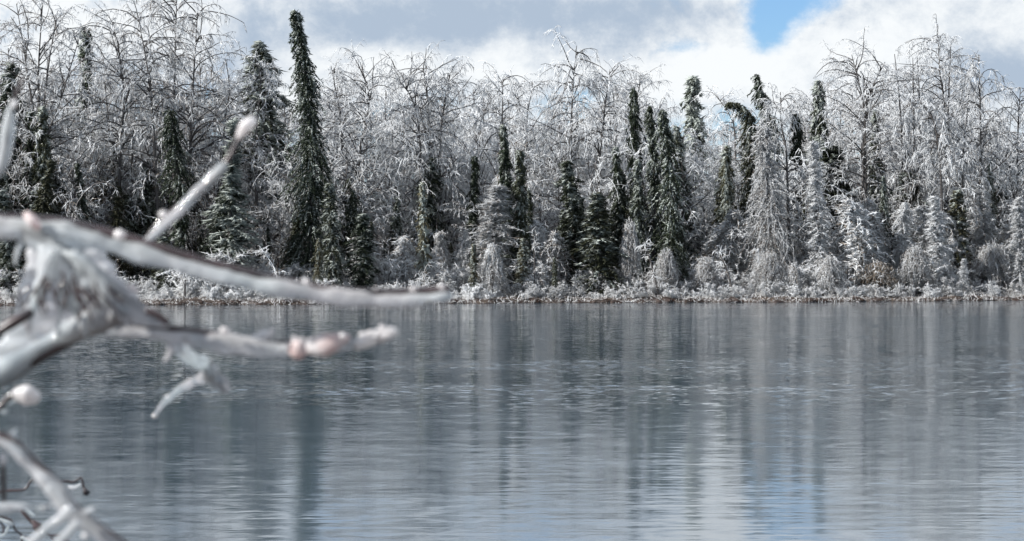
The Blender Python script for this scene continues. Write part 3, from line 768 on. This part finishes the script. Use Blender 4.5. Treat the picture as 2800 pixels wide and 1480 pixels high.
# ------------------------------------------------------------------ bushes and shrubs by the water
MOUNDS = [
 (1346, 2.0, 38, 662, 'pale round bush at the foot of the pale tan cone tree'),
 (1822, 2.4, 40, 680, 'pale round bush at the foot of the twin spires'),
 (1722, 2.6, 36, 600, 'tall white weeping bush right of the wide dark spruce'),
 (2105, 2.2, 48, 690, 'white rounded bush at the foot of the large pale weeping conifer'),
 (2270, 1.6, 46, 700, 'white rounded bush under the pale thin spired larch'),
 (2170, 1.8, 30, 718, 'low white bush left of the pale thin spired larch'),
 (2710, 3.2, 66, 664, 'wide grey white bush under the pale drooping larch at right'),
 (2400, 2.0, 62, 715, 'low brown bush arching over beside the water at right'),
 (2500, 2.0, 54, 668, 'broad frosted bush under the rounded white column'),
 (1930, 2.4, 46, 700, 'frosted bush left of the lower leaning stem at right of the middle'),
]
for (sx, s, rpx, ytop, label) in MOUNDS:
    foot = stand(sx, s)
    h = at(sx, ytop, foot[1])[2] - foot[2]
    tm, cm = mound_meshes(rpx / FPX * foot[1], h, rs(), n=int(110 + 90 * h))
    e = thing('bush', label, 'bush', foot, 'bowed bushes by the water')
    xform(e, tm, cm, 0.5 if 'brown' in label else 0.80, 0.9 if 'brown' in label else 0.5, 'stems', 'crown')
SPROTO = [shrub_meshes(1.0, np.random.default_rng(980 + k), 8 + k % 4) for k in range(8)]
for i in range(190):
    sx = -300 + (i + rng.random()) / 190 * 3400
    s = rng.uniform(0.5, 2.2) if i % 2 else rng.uniform(2.5, 6.0)
    foot = stand(sx, s)
    h = rng.uniform(0.35, 0.8) if i % 2 else rng.uniform(0.8, 1.75)
    if any(abs(sx - m_[0]) < m_[2] + 25 and s < m_[1] + 1.0 for m_ in MOUNDS) or abs(sx - 1345) < 60: h = min(h, 0.7)
    if sx < 500: h *= 0.8
    e = thing('shrub', 'iced shrub', 'shrub', foot, 'low iced shrubs on the bank edge' if i % 2 else 'taller iced shrubs along the bank')
    CROWD.append(('low white bank shrub' if i % 2 else 'taller iced bank shrub', sx, e))
    e.scale = (h * 1.1, h * 1.1, h); e.rotation_euler = (0, 0, rng.random() * 6.28)
    xform(e, *SPROTO[int(rng.integers(8))], rng.uniform(0.75, 1.05), rng.uniform(0, .8), 'stems', 'crown')
# undergrowth: iced grass and twigs nobody could count
g = np.random.default_rng(31)
N = 20000
x = g.uniform(-32, 34, N); s = np.concatenate((0.05 + 2.9 * g.random(N // 2) ** 1.7, g.uniform(2.0, 9.0, N - N // 2)))
P0 = np.stack((x, shore(x) + s, ground_z(x, s) - 0.03), 1)
D = g.normal(size=(N, 3)) * 0.55; D[:, 2] = 1
cl = 0.5 + 0.5 * np.sin(x * 2.1 + np.sin(x * 0.7) * 3) * np.sin(s * 1.7 + x)
X = grow(P0, D, g.uniform(0.10, 0.32, N) * (0.6 + 0.7 * cl), 3, 0.35, 0.25, g)
ub = Buf(); ub.strands(X, g.uniform(0.006, 0.013, N)[:, None] * np.array((1, .9, .4))[None], g, 3, np.clip(g.random(N) * 0.7 + 0.3 * (1 - cl), 0, 1), True)
o = link('undergrowth', ub.mesh('undergrowth', M['grass'])); o.color = (0.80, 0.12, 0, 1); o['kind'] = 'stuff'
# peaty clumps at the water line
def tussock_mesh(k):
    g = np.random.default_rng(400 + k); b = Buf()
    n, mrow = 14, 8
    a = np.arange(n) / n * 2 * np.pi; v = np.linspace(0, 1, mrow)
    rr = np.sin(np.clip(v * 0.5 + 0.5, 0, 1) * np.pi)[:, None] ** 0.6 * (1 + 0.18 * g.normal(size=(mrow, n)))
    Vt = np.stack((np.cos(a)[None] * rr * 0.5, np.sin(a)[None] * rr * 0.35, np.repeat(v[:, None] * 0.42 - 0.1, n, 1)), -1)
    i = np.arange(n * mrow).reshape(mrow, n); nx_ = np.roll(i, -1, 1)
    b.raw(Vt, np.stack((i[:-1], nx_[:-1], nx_[1:], i[1:]), -1))
    h = Buf(); N = 150
    az = g.random(N) * 6.28; r_ = g.random(N) ** 0.5
    P0 = np.stack((np.cos(az) * r_ * 0.45, np.sin(az) * r_ * 0.32, 0.28 - 0.25 * r_), 1)
    D = np.stack((np.cos(az) * r_, np.sin(az) * r_, np.full(N, 0.8)), 1) + g.normal(size=(N, 3)) * 0.3
    h.strands(grow(P0, D, g.uniform(0.12, 0.35, N), 4, 0.5, 0.15, g), g.uniform(.006, .012, N)[:, None] * np.array((1, 1, .8, .3))[None], g, 3, g.random(N))
    return b.mesh('tussock', M['peat']), h.mesh('tussock_blades', M['grass'])
TPROTO = [tussock_mesh(k) for k in range(6)]
for i in range(130):
    sx = -300 + (i + rng.random()) / 130 * 3400
    s = rng.uniform(-0.05, 0.45)
    foot = stand(sx, s); foot[2] = float(ground_z(foot[0], s)) - 0.06
    f_ = rng.uniform(0.3, 0.75)
    e = thing('tussock', 'peaty clump', 'tussock', foot, 'peaty clumps along the waterline')
    e.scale = (f_ * 1.2, f_, f_ * 0.8); e.rotation_euler = (0, 0, rng.normal() * 0.5)
    CROWD.append(('brown waterline grass clump', sx, e))
    bm_, hm_ = TPROTO[int(rng.integers(6))]
    link('mound', bm_, e)
    bl = link('blades', hm_, e); bl.color = (rng.uniform(0.0, 0.55), rng.uniform(0.6, 1.0), 0, 1)

name_crowd()

# ------------------------------------------------------------------ leaning and broken stems
POLES = [
 ([(1802, 798), (1786, 740), (1764, 662)], 1.4, 0.055, 'dark bare stem leaning left in front of the twin spires'),
 ([(2004, 802), (1990, 745), (1956, 672)], 1.2, 0.055, 'dark leaning stem by the water below the bent conifer'),
 ([(1461, 800), (1461, 720), (1460, 640)], 1.8, 0.035, 'thin upright dead stem beside the olive narrow spruce'),
 ([(2073, 790), (2074, 735), (2073, 680)], 2.4, 0.055, 'short broken stump stem at the foot of the large pale weeping conifer'),
 ([(505, 800), (506, 760), (504, 720)], 1.5, 0.05, 'short dark broken stem under the long foreground branch'),
 ([(1165, 800), (1160, 770), (1158, 745)], 1.3, 0.035, 'tiny dark stem under the thin brownish young conifer'),
 ([(262, 700), (215, 600), (155, 530)], 4.0, 0.05, 'dark fallen stem slanting left beside the left birch clump'),
 ([(770, 790), (750, 735), (718, 685)], 2.0, 0.035, 'pale fallen stick leaning left at the foot of the tallest spruce'),
 ([(185, 790), (200, 590), (250, 510), (300, 500), (330, 540)], 4.5, 0.05, 'mossy sapling bowed into an arch left of the long upward twig'),
 ([(2320, 800), (2318, 770), (2318, 730)], 1.2, 0.035, 'tiny broken stem by the water left of the low brown bush'),
]
for px, s, r0, label in POLES:
    foot = stand(px[0][0], s)
    path = np.vstack(([[0, 0, 0]], lift(px[1:], foot)))
    tr = resample(path, 14); b = Buf()
    g = rs()
    b.strands(tr[None], np.linspace(r0, r0 * 0.55, 14)[None], g, 6)
    n = 16
    Q, TQ = along(tr[None], 0.25 + 0.75 * g.random(n), np.zeros(n, int))
    tw_ = grow(Q, TQ * .5 + g.normal(size=(n, 3)) * .6, g.uniform(.2, .6, n), 5, .25, .15, g)
    e = thing('dead_stem', label, 'dead stem', foot, 'leaning and broken stems by the shore')
    link('stem', b.mesh('dead_stem', M['bark'] if 'pale' not in label else M['twigs']), e).color = (.9, .3, 0, 1)
    b2 = Buf(); b2.strands(tw_, np.linspace(.011, .005, 5)[None], g, 3, g.random(n))
    n2 = n * 8; Q, TQ = along(tw_, g.random(n2), np.repeat(np.arange(n), 8))
    b2.strands(grow(Q, TQ * .4 + g.normal(size=(n2, 3)) * .6, g.uniform(.1, .35, n2), 3, .4, .15, g), np.array((.009, .009, .004))[None], g, 3, g.random(n2))
    link('twigs', b2.mesh('dead_twigs', M['twigs']), e).color = (.75, .3, 0, 1)

# ------------------------------------------------------------------ the ice coated branches in front of the lens
def tube(b, pts, rng, sides=14, lump=0.10, seg=0.004, cap=True):
    """pts: (x, y, z, r) control points; a lumpy round-ended tube"""
    pts = np.asarray(pts, float)
    L = np.linalg.norm(np.diff(pts[:, :3], axis=0), axis=1).sum()
    K = int(np.clip(L / seg, 8, 160))
    q = resample(pts, K); P, r = q[:, :3], np.maximum(q[:, 3], 0.0006)
    T = unit(np.gradient(P, axis=0))
    ref = np.array((0.15, 1.0, 0.1)); U = unit(np.cross(T, ref)); V_ = np.cross(T, U)
    s = np.linspace(0, L, K)
    ph = rng.random(6) * 6.28
    wob = 1 + lump * (np.sin(s / 0.011 + ph[0]) * 0.5 + np.sin(s / 0.023 + ph[1]) * 0.6 + np.sin(s / 0.0052 + ph[2]) * 0.3)
    a = np.arange(sides) / sides * 2 * np.pi
    ang = 1 + lump * 0.7 * np.sin(a[None] * 2 + s[:, None] / 0.016 + ph[3]) + lump * 0.5 * np.sin(a[None] * 3 - s[:, None] / 0.009 + ph[4])
    rr = (r * wob)[:, None] * ang
    rings = P[:, None] + rr[..., None] * (U[:, None] * np.cos(a)[None, :, None] + V_[:, None] * np.sin(a)[None, :, None])
    if cap:
        ends = []
        for e_, sgn in ((0, -1), (-1, 1)):
            cs = []
            for k in range(1, 5):
                th = k / 4 * np.pi / 2
                c_ = P[e_] + sgn * T[e_] * r[e_] * math.sin(th)
                cs.append(c_ + (rings[e_] - P[e_]) * max(math.cos(th), 0.02))
            ends.append(np.array(cs))
        rings = np.concatenate((ends[0][::-1], rings, ends[1]))
    Kt = len(rings); i = np.arange(Kt * sides).reshape(Kt, sides); nx_ = np.roll(i, -1, 1)
    b.raw(rings, np.stack((i[:-1], nx_[:-1], nx_[1:], i[1:]), -1))
def fpts(rows, dflt=1.0):
    """(sx, sy, width px[, distance]) -> (x, y, z, r)"""
    o = []
    for rw in rows:
        d = rw[3] if len(rw) > 3 else dflt
        p = at(rw[0], rw[1], d)
        o.append((p[0], p[1], p[2], rw[2] / FPX * d * 0.5 * 0.96))
    return o
def shift(pts, up, rs_):
    """the same run moved up by a share of its radius and scaled in thickness"""
    return [(x_, y_ , z_ + r_ * up, r_ * rs_) for x_, y_, z_, r_ in pts]
def ball(b, sx, sy, wpx, d, rng, sq=1.0):
    p = at(sx, sy, d); r = wpx / FPX * d * 0.5
    tube(b, [(p[0] - r * .5, p[1], p[2], r * .75), (p[0], p[1], p[2], r), (p[0] + r * .5, p[1], p[2], r * .75)], rng, 12, 0.12, r * .25)
def fuse(o, vox):
    m_ = o.modifiers.new('fuse', 'REMESH'); m_.mode = 'VOXEL'; m_.voxel_size = vox; m_.use_smooth_shade = True
    sm_ = o.modifiers.new('soften', 'SMOOTH'); sm_.factor = 0.5; sm_.iterations = 2
    for nm_, size, st in (('lumps', 0.022, 0.0035), ('pits', 0.008, 0.0018)):
        tx = bpy.data.textures.new(nm_, 'CLOUDS'); tx.noise_scale = size; tx.noise_depth = 2
        dm = o.modifiers.new(nm_, 'DISPLACE'); dm.texture = tx; dm.strength = st; dm.mid_level = 0.5; dm.texture_coords = 'LOCAL'
G = np.random.default_rng(11)

def branch_thing(label, icy, bark, buds=(), icicles=(), vox=0.0016, pink=(), name='icy_branch', cat='branch', stem=None):
    foot = np.array(stem if stem is not None else (0, 0, 0), float)
    e = thing(name, label, cat, foot, 'ice coated branches in the foreground')
    def build(nm, runs, material, vx=None, lump=0.1):
        b = Buf()
        for r_ in runs: tube(b, [(x - foot[0], y - foot[1], z - foot[2], r) for x, y, z, r in r_], G, 14, lump)
        o = link(nm, b.mesh(nm, material), e)
        if vx: fuse(o, vx)
        return o
    if icy: build('ice_coat', icy, M['ice'], vox, 0.14)
    if bark: build('wood', bark, M['wet_bark'], None, 0.08)
    for k, rows in enumerate(buds):
        build('bud', [rows], M['bud'] if k in pink else M['milk'], None, 0.15)
    for rows in icicles:
        build('icicle', [rows], M['ice'], None, 0.12)
    return e

GZ = 0.35
# --- main branch with the knotted joint
stemA = (-0.42, 1.08, GZ)
longA = fpts([(-60, 617, 60), (0, 622, 60), (76, 628, 62), (177, 640, 64), (303, 667, 60), (429, 703, 58), (555, 740, 56), (706, 776, 52), (858, 805, 48), (959, 818, 46), (1060, 820, 44), (1161, 816, 44), (1222, 810, 38)])
longB = fpts([(215, 890, 50), (353, 906, 46), (455, 916, 48), (555, 931, 54), (656, 946, 46), (757, 956, 40), (818, 952, 42), (900, 946, 42), (960, 938, 34)], 1.02)
limb1 = fpts([(70, 640, 60), (150, 690, 76), (235, 760, 92), (320, 820, 84), (400, 868, 56), (455, 888, 34)], 1.0)
limb2 = fpts([(330, 845, 70), (230, 890, 74), (120, 950, 76), (20, 1010, 80), (-60, 1050, 70)], 1.0)
fill = []
for y_, xa, xb, w_ in ((690, 95, 270, 66), (735, 90, 290, 74), (780, 82, 315, 80), (822, 72, 350, 80), (862, 62, 400, 60), (905, 40, 190, 74), (950, 10, 110, 74), (1000, -30, 40, 80)):
    fill.append(fpts([(xa, y_ + 6, w_ * .85), ((xa + xb) / 2, y_ + G.normal() * 6, w_), (xb, y_ + 4, w_ * .7)], 1.03))
for k in range(15):                                       # ridges of ice that fan out from the top of the joint
    q = k / 14
    x0, y0 = 110 + 130 * q, 672 + 30 * q
    x2, y2 = 45 + 350 * q ** 1.15 + 30 * G.normal(), 890 - 30 * q + 50 * math.sin(k * 2.3)
    w_ = G.uniform(12, 32)
    fill.append(fpts([(x0, y0, w_ * .8), (x0 * .55 + x2 * .45 + G.normal() * 14, y0 * .5 + y2 * .5, w_), (x2, y2, w_ * .75)], 0.992 - 0.008 * G.random()))
up1 = fpts([(395, 668, 26), (440, 625, 30), (505, 562, 34), (565, 500, 33), (610, 455, 26)], 1.02)
upw = fpts([(400, 655, 12), (445, 600, 14), (520, 540, 12), (600, 466, 14), (630, 425, 15), (655, 375, 15), (668, 352, 14)], 1.022)
hang = fpts([(470, 930, 40, 1.03), (520, 978, 40, 1.08), (555, 995, 42, 1.13), (580, 1025, 40, 1.2), (612, 1054, 44, 1.26)])
thin = fpts([(575, 1030, 34, 1.19), (530, 1043, 28, 1.28), (485, 1070, 23, 1.38), (445, 1105, 17, 1.48), (424, 1135, 11, 1.55)])
stem_run = [(stemA[0], stemA[1], GZ - 0.05, 0.012), (stemA[0] - 0.02, stemA[1], 1.0, 0.011), (-0.36, 1.05, 1.6, 0.009)]
endA = longA[0]; endB = limb2[-1]
stem_up = stem_run + [(endA[0] - 0.04, 1.02, endA[2] - 0.03, 0.006), endA]
stem_lo = stem_run + [(endB[0] - 0.03, 1.01, endB[2] - 0.04, 0.007), endB]
cross = []
for k in range(24):
    q = (k + 0.5) / 24
    x0, y0 = 110 + 130 * q + 30 * G.normal(), 690 + 40 * q + 50 * G.random()
    x2, y2 = 60 + 300 * q + 35 * G.normal(), 860 + 30 * G.normal()
    w_ = G.uniform(4, 10)
    cross.append(fpts([(x0 * .7 + x2 * .3, y0 * .7 + y2 * .3, w_), (x0 * .5 + x2 * .5 + G.normal() * 9, y0 * .5 + y2 * .5, w_), (x0 * .25 + x2 * .75, y0 * .25 + y2 * .75, w_ * .8)], 0.981))
barkA = cross + [shift(longA[1:], .85, .55), shift(longB, .80, .5), shift(limb1, .62, .5), shift(hang[2:], .5, .6), upw, stem_up, stem_lo,
         fpts([(-40, 925, 26), (0, 905, 30), (40, 880, 34), (80, 858, 28)], 0.975), shift(limb2, -.5, .5),
         fpts([(405, 852, 20), (430, 862, 22), (455, 880, 20)], 0.98)]
buds = [fpts([(655, 372, 22), (672, 345, 40), (686, 332, 34)], 1.02), fpts([(806, 950, 40), (818, 956, 46), (830, 952, 30)], 1.015),
        fpts([(850, 950, 40), (885, 944, 62), (915, 934, 50), (945, 924, 26)], 1.015), fpts([(975, 944, 28), (1000, 934, 36), (1030, 922, 34)], 1.02),
        fpts([(1035, 925, 26), (1060, 915, 26), (1078, 908, 20)], 1.02), fpts([(695, 925, 24), (720, 918, 34), (742, 910, 20)], 1.02),
        fpts([(612, 910, 14), (620, 905, 20), (628, 905, 12)], 1.02), fpts([(355, 785, 16), (366, 790, 28), (376, 794, 14)], 1.0),
        fpts([(76, 590, 26), (88, 605, 34), (100, 618, 24)], 0.99)]
ic = [fpts([(76, 640, 26), (55, 672, 20), (44, 700, 12), (41, 722, 7)], 1.0), fpts([(470, 955, 26), (462, 970, 14), (450, 988, 6)], 1.02), thin,
      fpts([(1172, 825, 22), (1176, 836, 12), (1178, 842, 6)], 1.0), fpts([(820, 776, 12), (828, 767, 10), (836, 766, 8), (832, 760, 6)], 1.0),
      fpts([(612, 1050, 40), (614, 1062, 30), (612, 1070, 14)], 1.26)]
for k in range(9):
    x_ = 985 + k * 11
    ic.append(fpts([(x_, 925 - k * 2, 7), (x_ + 1, 917 - k * 2, 6), (x_ + 1, 912 - k * 2, 3)], 1.02))
branch_thing('large ice coated branch with knotted joint, two long arms and an upward twig', [longA, longB, limb1, limb2, up1, hang] + fill, barkA, buds, ic, stem=stemA, pink=(1, 2, 8))
GLINT_DROPS = [(742, 907, 14, 1.01), (806, 926, 12, 1.0), (826, 928, 10, 1.0), (846, 931, 10, 1.0), (938, 918, 15, 1.0), (992, 916, 15, 1.0), (1012, 911, 15, 1.0), (1034, 908, 13, 1.0),
         (1050, 901, 15, 1.0), (1068, 903, 13, 1.0), (1042, 893, 10, 1.0), (1130, 790, 14, .99), (1208, 784, 14, .99), (447, 587, 20, 1.0), (328, 642, 26, .985),
         (1028, 789, 8, .99), (612, 903, 17, 1.01), (620, 905, 14, 1.01), (838, 770, 14, .99), (540, 1032, 8, 1.25), (456, 1086, 6, 1.42), (424, 1137, 13, 1.55), (240, 916, 12, 1.0), (294, 920, 10, 1.0)]
b = Buf(); tube(b, [(-.5, 0, 0, .8), (0, 0, 0, 1), (.5, 0, 0, .8)], G, 10, 0.06, .3)
drop_me = b.mesh('glint_droplet', M['milk'])  # glints painted as near-white drops: the sparkle is in their colour
main_branch = bpy.data.objects['icy_branch']
for sx_, sy_, w_, d_ in GLINT_DROPS:
    o = link('glint_droplet', drop_me, main_branch)
    p_ = at(sx_, sy_, d_) - np.array(main_branch.location)
    o.location = p_; r_ = w_ / FPX * d_ * 0.5; o.scale = (r_, r_, r_ * 1.15)
# --- branch in the lower left corner
stemB = (-0.46, 1.0, GZ)
lowA = fpts([(-70, 1175, 42), (0, 1204, 42), (38, 1222, 43), (88, 1272, 48), (126, 1310, 50), (167, 1352, 52), (196, 1398, 54), (237, 1431, 48), (284, 1464, 44), (340, 1500, 40), (400, 1545, 36)], 0.95)
lowB = fpts([(190, 1395, 24), (135, 1440, 21), (70, 1495, 18)], 0.94)
lowC = fpts([(215, 1430, 24), (165, 1478, 21), (120, 1520, 18)], 0.94)
spur1 = fpts([(138, 1325, 26), (128, 1345, 16), (122, 1358, 6)], 0.94)
spur2 = fpts([(225, 1420, 36), (250, 1395, 34), (262, 1388, 22)], 0.95)
spur3 = fpts([(30, 1215, 26), (44, 1192, 20), (48, 1180, 12)], 0.95)
beads = fpts([(165, 1365, 20, .95), (150, 1380, 16, .96), (105, 1388, 13), (70, 1386, 16), (45, 1388, 20), (0, 1390, 30), (-40, 1385, 28)], 1.0)
p0 = lowA[0]
stB = [(stemB[0], stemB[1], GZ - .05, .011), (stemB[0] + .02, .98, 1.2, .009), (p0[0] - .05, .96, p0[2] - .05, .006), p0]
branch_thing('ice coated branch slanting down through the lower left corner', [lowA, lowB, lowC, spur1, spur2, spur3, beads],
             [shift(lowA[1:], .75, .5), stB, fpts([(8, 1262, 14), (9, 1310, 17), (11, 1366, 16)], .97)],
             [fpts([(6, 1245, 14), (8, 1256, 20), (8, 1268, 14)], .965), fpts([(228, 1462, 10), (232, 1466, 14), (236, 1468, 10)], .93)],
             [fpts([(28, 1190, 6), (38, 1180, 8), (46, 1178, 4)], .95)], stem=stemB)
# --- twig at the left border, upper
stemC = (-0.50, 1.12, GZ)
upA = fpts([(-30, 490, 40), (0, 463, 40), (17, 395, 40), (25, 318, 36), (36, 280, 24)], 1.05)
p0 = upA[0]
branch_thing('upright ice coated twig with a dark tip at the left border', [upA],
             [fpts([(34, 286, 12), (45, 255, 12), (58, 226, 14), (63, 212, 10)], 1.05), shift(upA, -.2, .35),
              [(stemC[0], stemC[1], GZ - .05, .010), (stemC[0] - .02, 1.1, 1.3, .008), (p0[0] - .06, 1.06, p0[2] - .08, .005), p0]],
             [fpts([(36, 290, 14), (39, 283, 18), (42, 276, 10)], 1.045)], [], stem=stemC, name='icy_twig', cat='twig')
# --- short twig with a white bud
stemD = (-0.54, 1.06, GZ)
twD = fpts([(-40, 1135, 18), (0, 1112, 18), (20, 1090, 20), (40, 1078, 26)], 1.1)
p0 = twD[0]
branch_thing('short dark twig tipped with a white iced bud under the knotted joint', [fpts([(0, 1125, 10), (14, 1128, 12), (24, 1124, 8)], 1.1), fpts([(10, 1108, 14), (30, 1090, 24), (50, 1080, 30)], 1.105)],
             [twD, [(stemD[0], stemD[1], GZ - .05, .010), (stemD[0], 1.08, 1.2, .007), (p0[0] - .07, 1.1, p0[2] - .07, .004), p0]],
             [fpts([(52, 1080, 40), (74, 1080, 56), (92, 1084, 40)], 1.1)], [], stem=stemD, name='icy_twig', cat='twig')
# --- dark sharper twigs farther off
stemE = (-0.95, 2.6, 0.02)
dk = [fpts([(-120, 1360, 8), (0, 1345, 8), (30, 1342, 8), (70, 1338, 7), (88, 1312, 7), (130, 1318, 7), (180, 1316, 7), (203, 1319, 7), (219, 1306, 7), (225, 1312, 7), (229, 1335, 7)], 2.5)]
dk2 = [fpts([(60, 1398, 10), (90, 1430, 12), (106, 1446, 14)], 2.4), fpts([(-60, 1400, 8), (10, 1415, 8), (32, 1424, 7), (42, 1450, 7), (58, 1462, 6), (60, 1490, 6)], 2.4),
       fpts([(57, 1463, 5), (80, 1473, 6), (84, 1474, 4)], 2.4), fpts([(128, 1459, 5), (140, 1464, 6), (164, 1463, 5)], 2.4), fpts([(140, 1464, 5), (146, 1482, 5)], 2.4),
       fpts([(0, 1428, 6), (10, 1440, 7), (8, 1456, 6)], 2.4), fpts([(160, 1474, 5), (188, 1480, 6)], 2.4)]
a0 = dk[0][0]; b0 = dk2[1][0]
e = branch_thing('thin dark twig with a hanging dark bud behind the lower left branch', [fpts([(190, 1330, 9), (205, 1334, 9), (220, 1326, 9)], 2.48)],
             dk + [fpts([(229, 1334, 8), (234, 1344, 18), (236, 1350, 16), (244, 1345, 5)], 2.5), [(stemE[0], stemE[1], stemE[2], .008), (stemE[0], 2.55, .8, .006), a0]],
             stem=stemE, name='dark_twig', cat='twig', vox=0.0012)
stemF = (-1.02, 2.5, 0.02)
branch_thing('tangle of thin dark twigs in the bottom left corner', [fpts([(40, 1385, 12), (70, 1392, 12), (92, 1410, 9)], 2.41), fpts([(-30, 1412, 9), (10, 1424, 10), (34, 1434, 9)], 2.395),
              fpts([(60, 1470, 9), (84, 1478, 8), (100, 1490, 8)], 2.395), fpts([(-20, 1462, 9), (6, 1466, 9), (20, 1450, 7), (24, 1436, 6)], 2.395)],
             dk2 + [fpts([(92, 1428, 14), (104, 1442, 26), (112, 1448, 18)], 2.4), [(stemF[0], stemF[1], stemF[2], .008), (stemF[0], 2.45, .7, .006), b0]],
             stem=stemF, name='dark_twig', cat='twig', vox=0.0012)
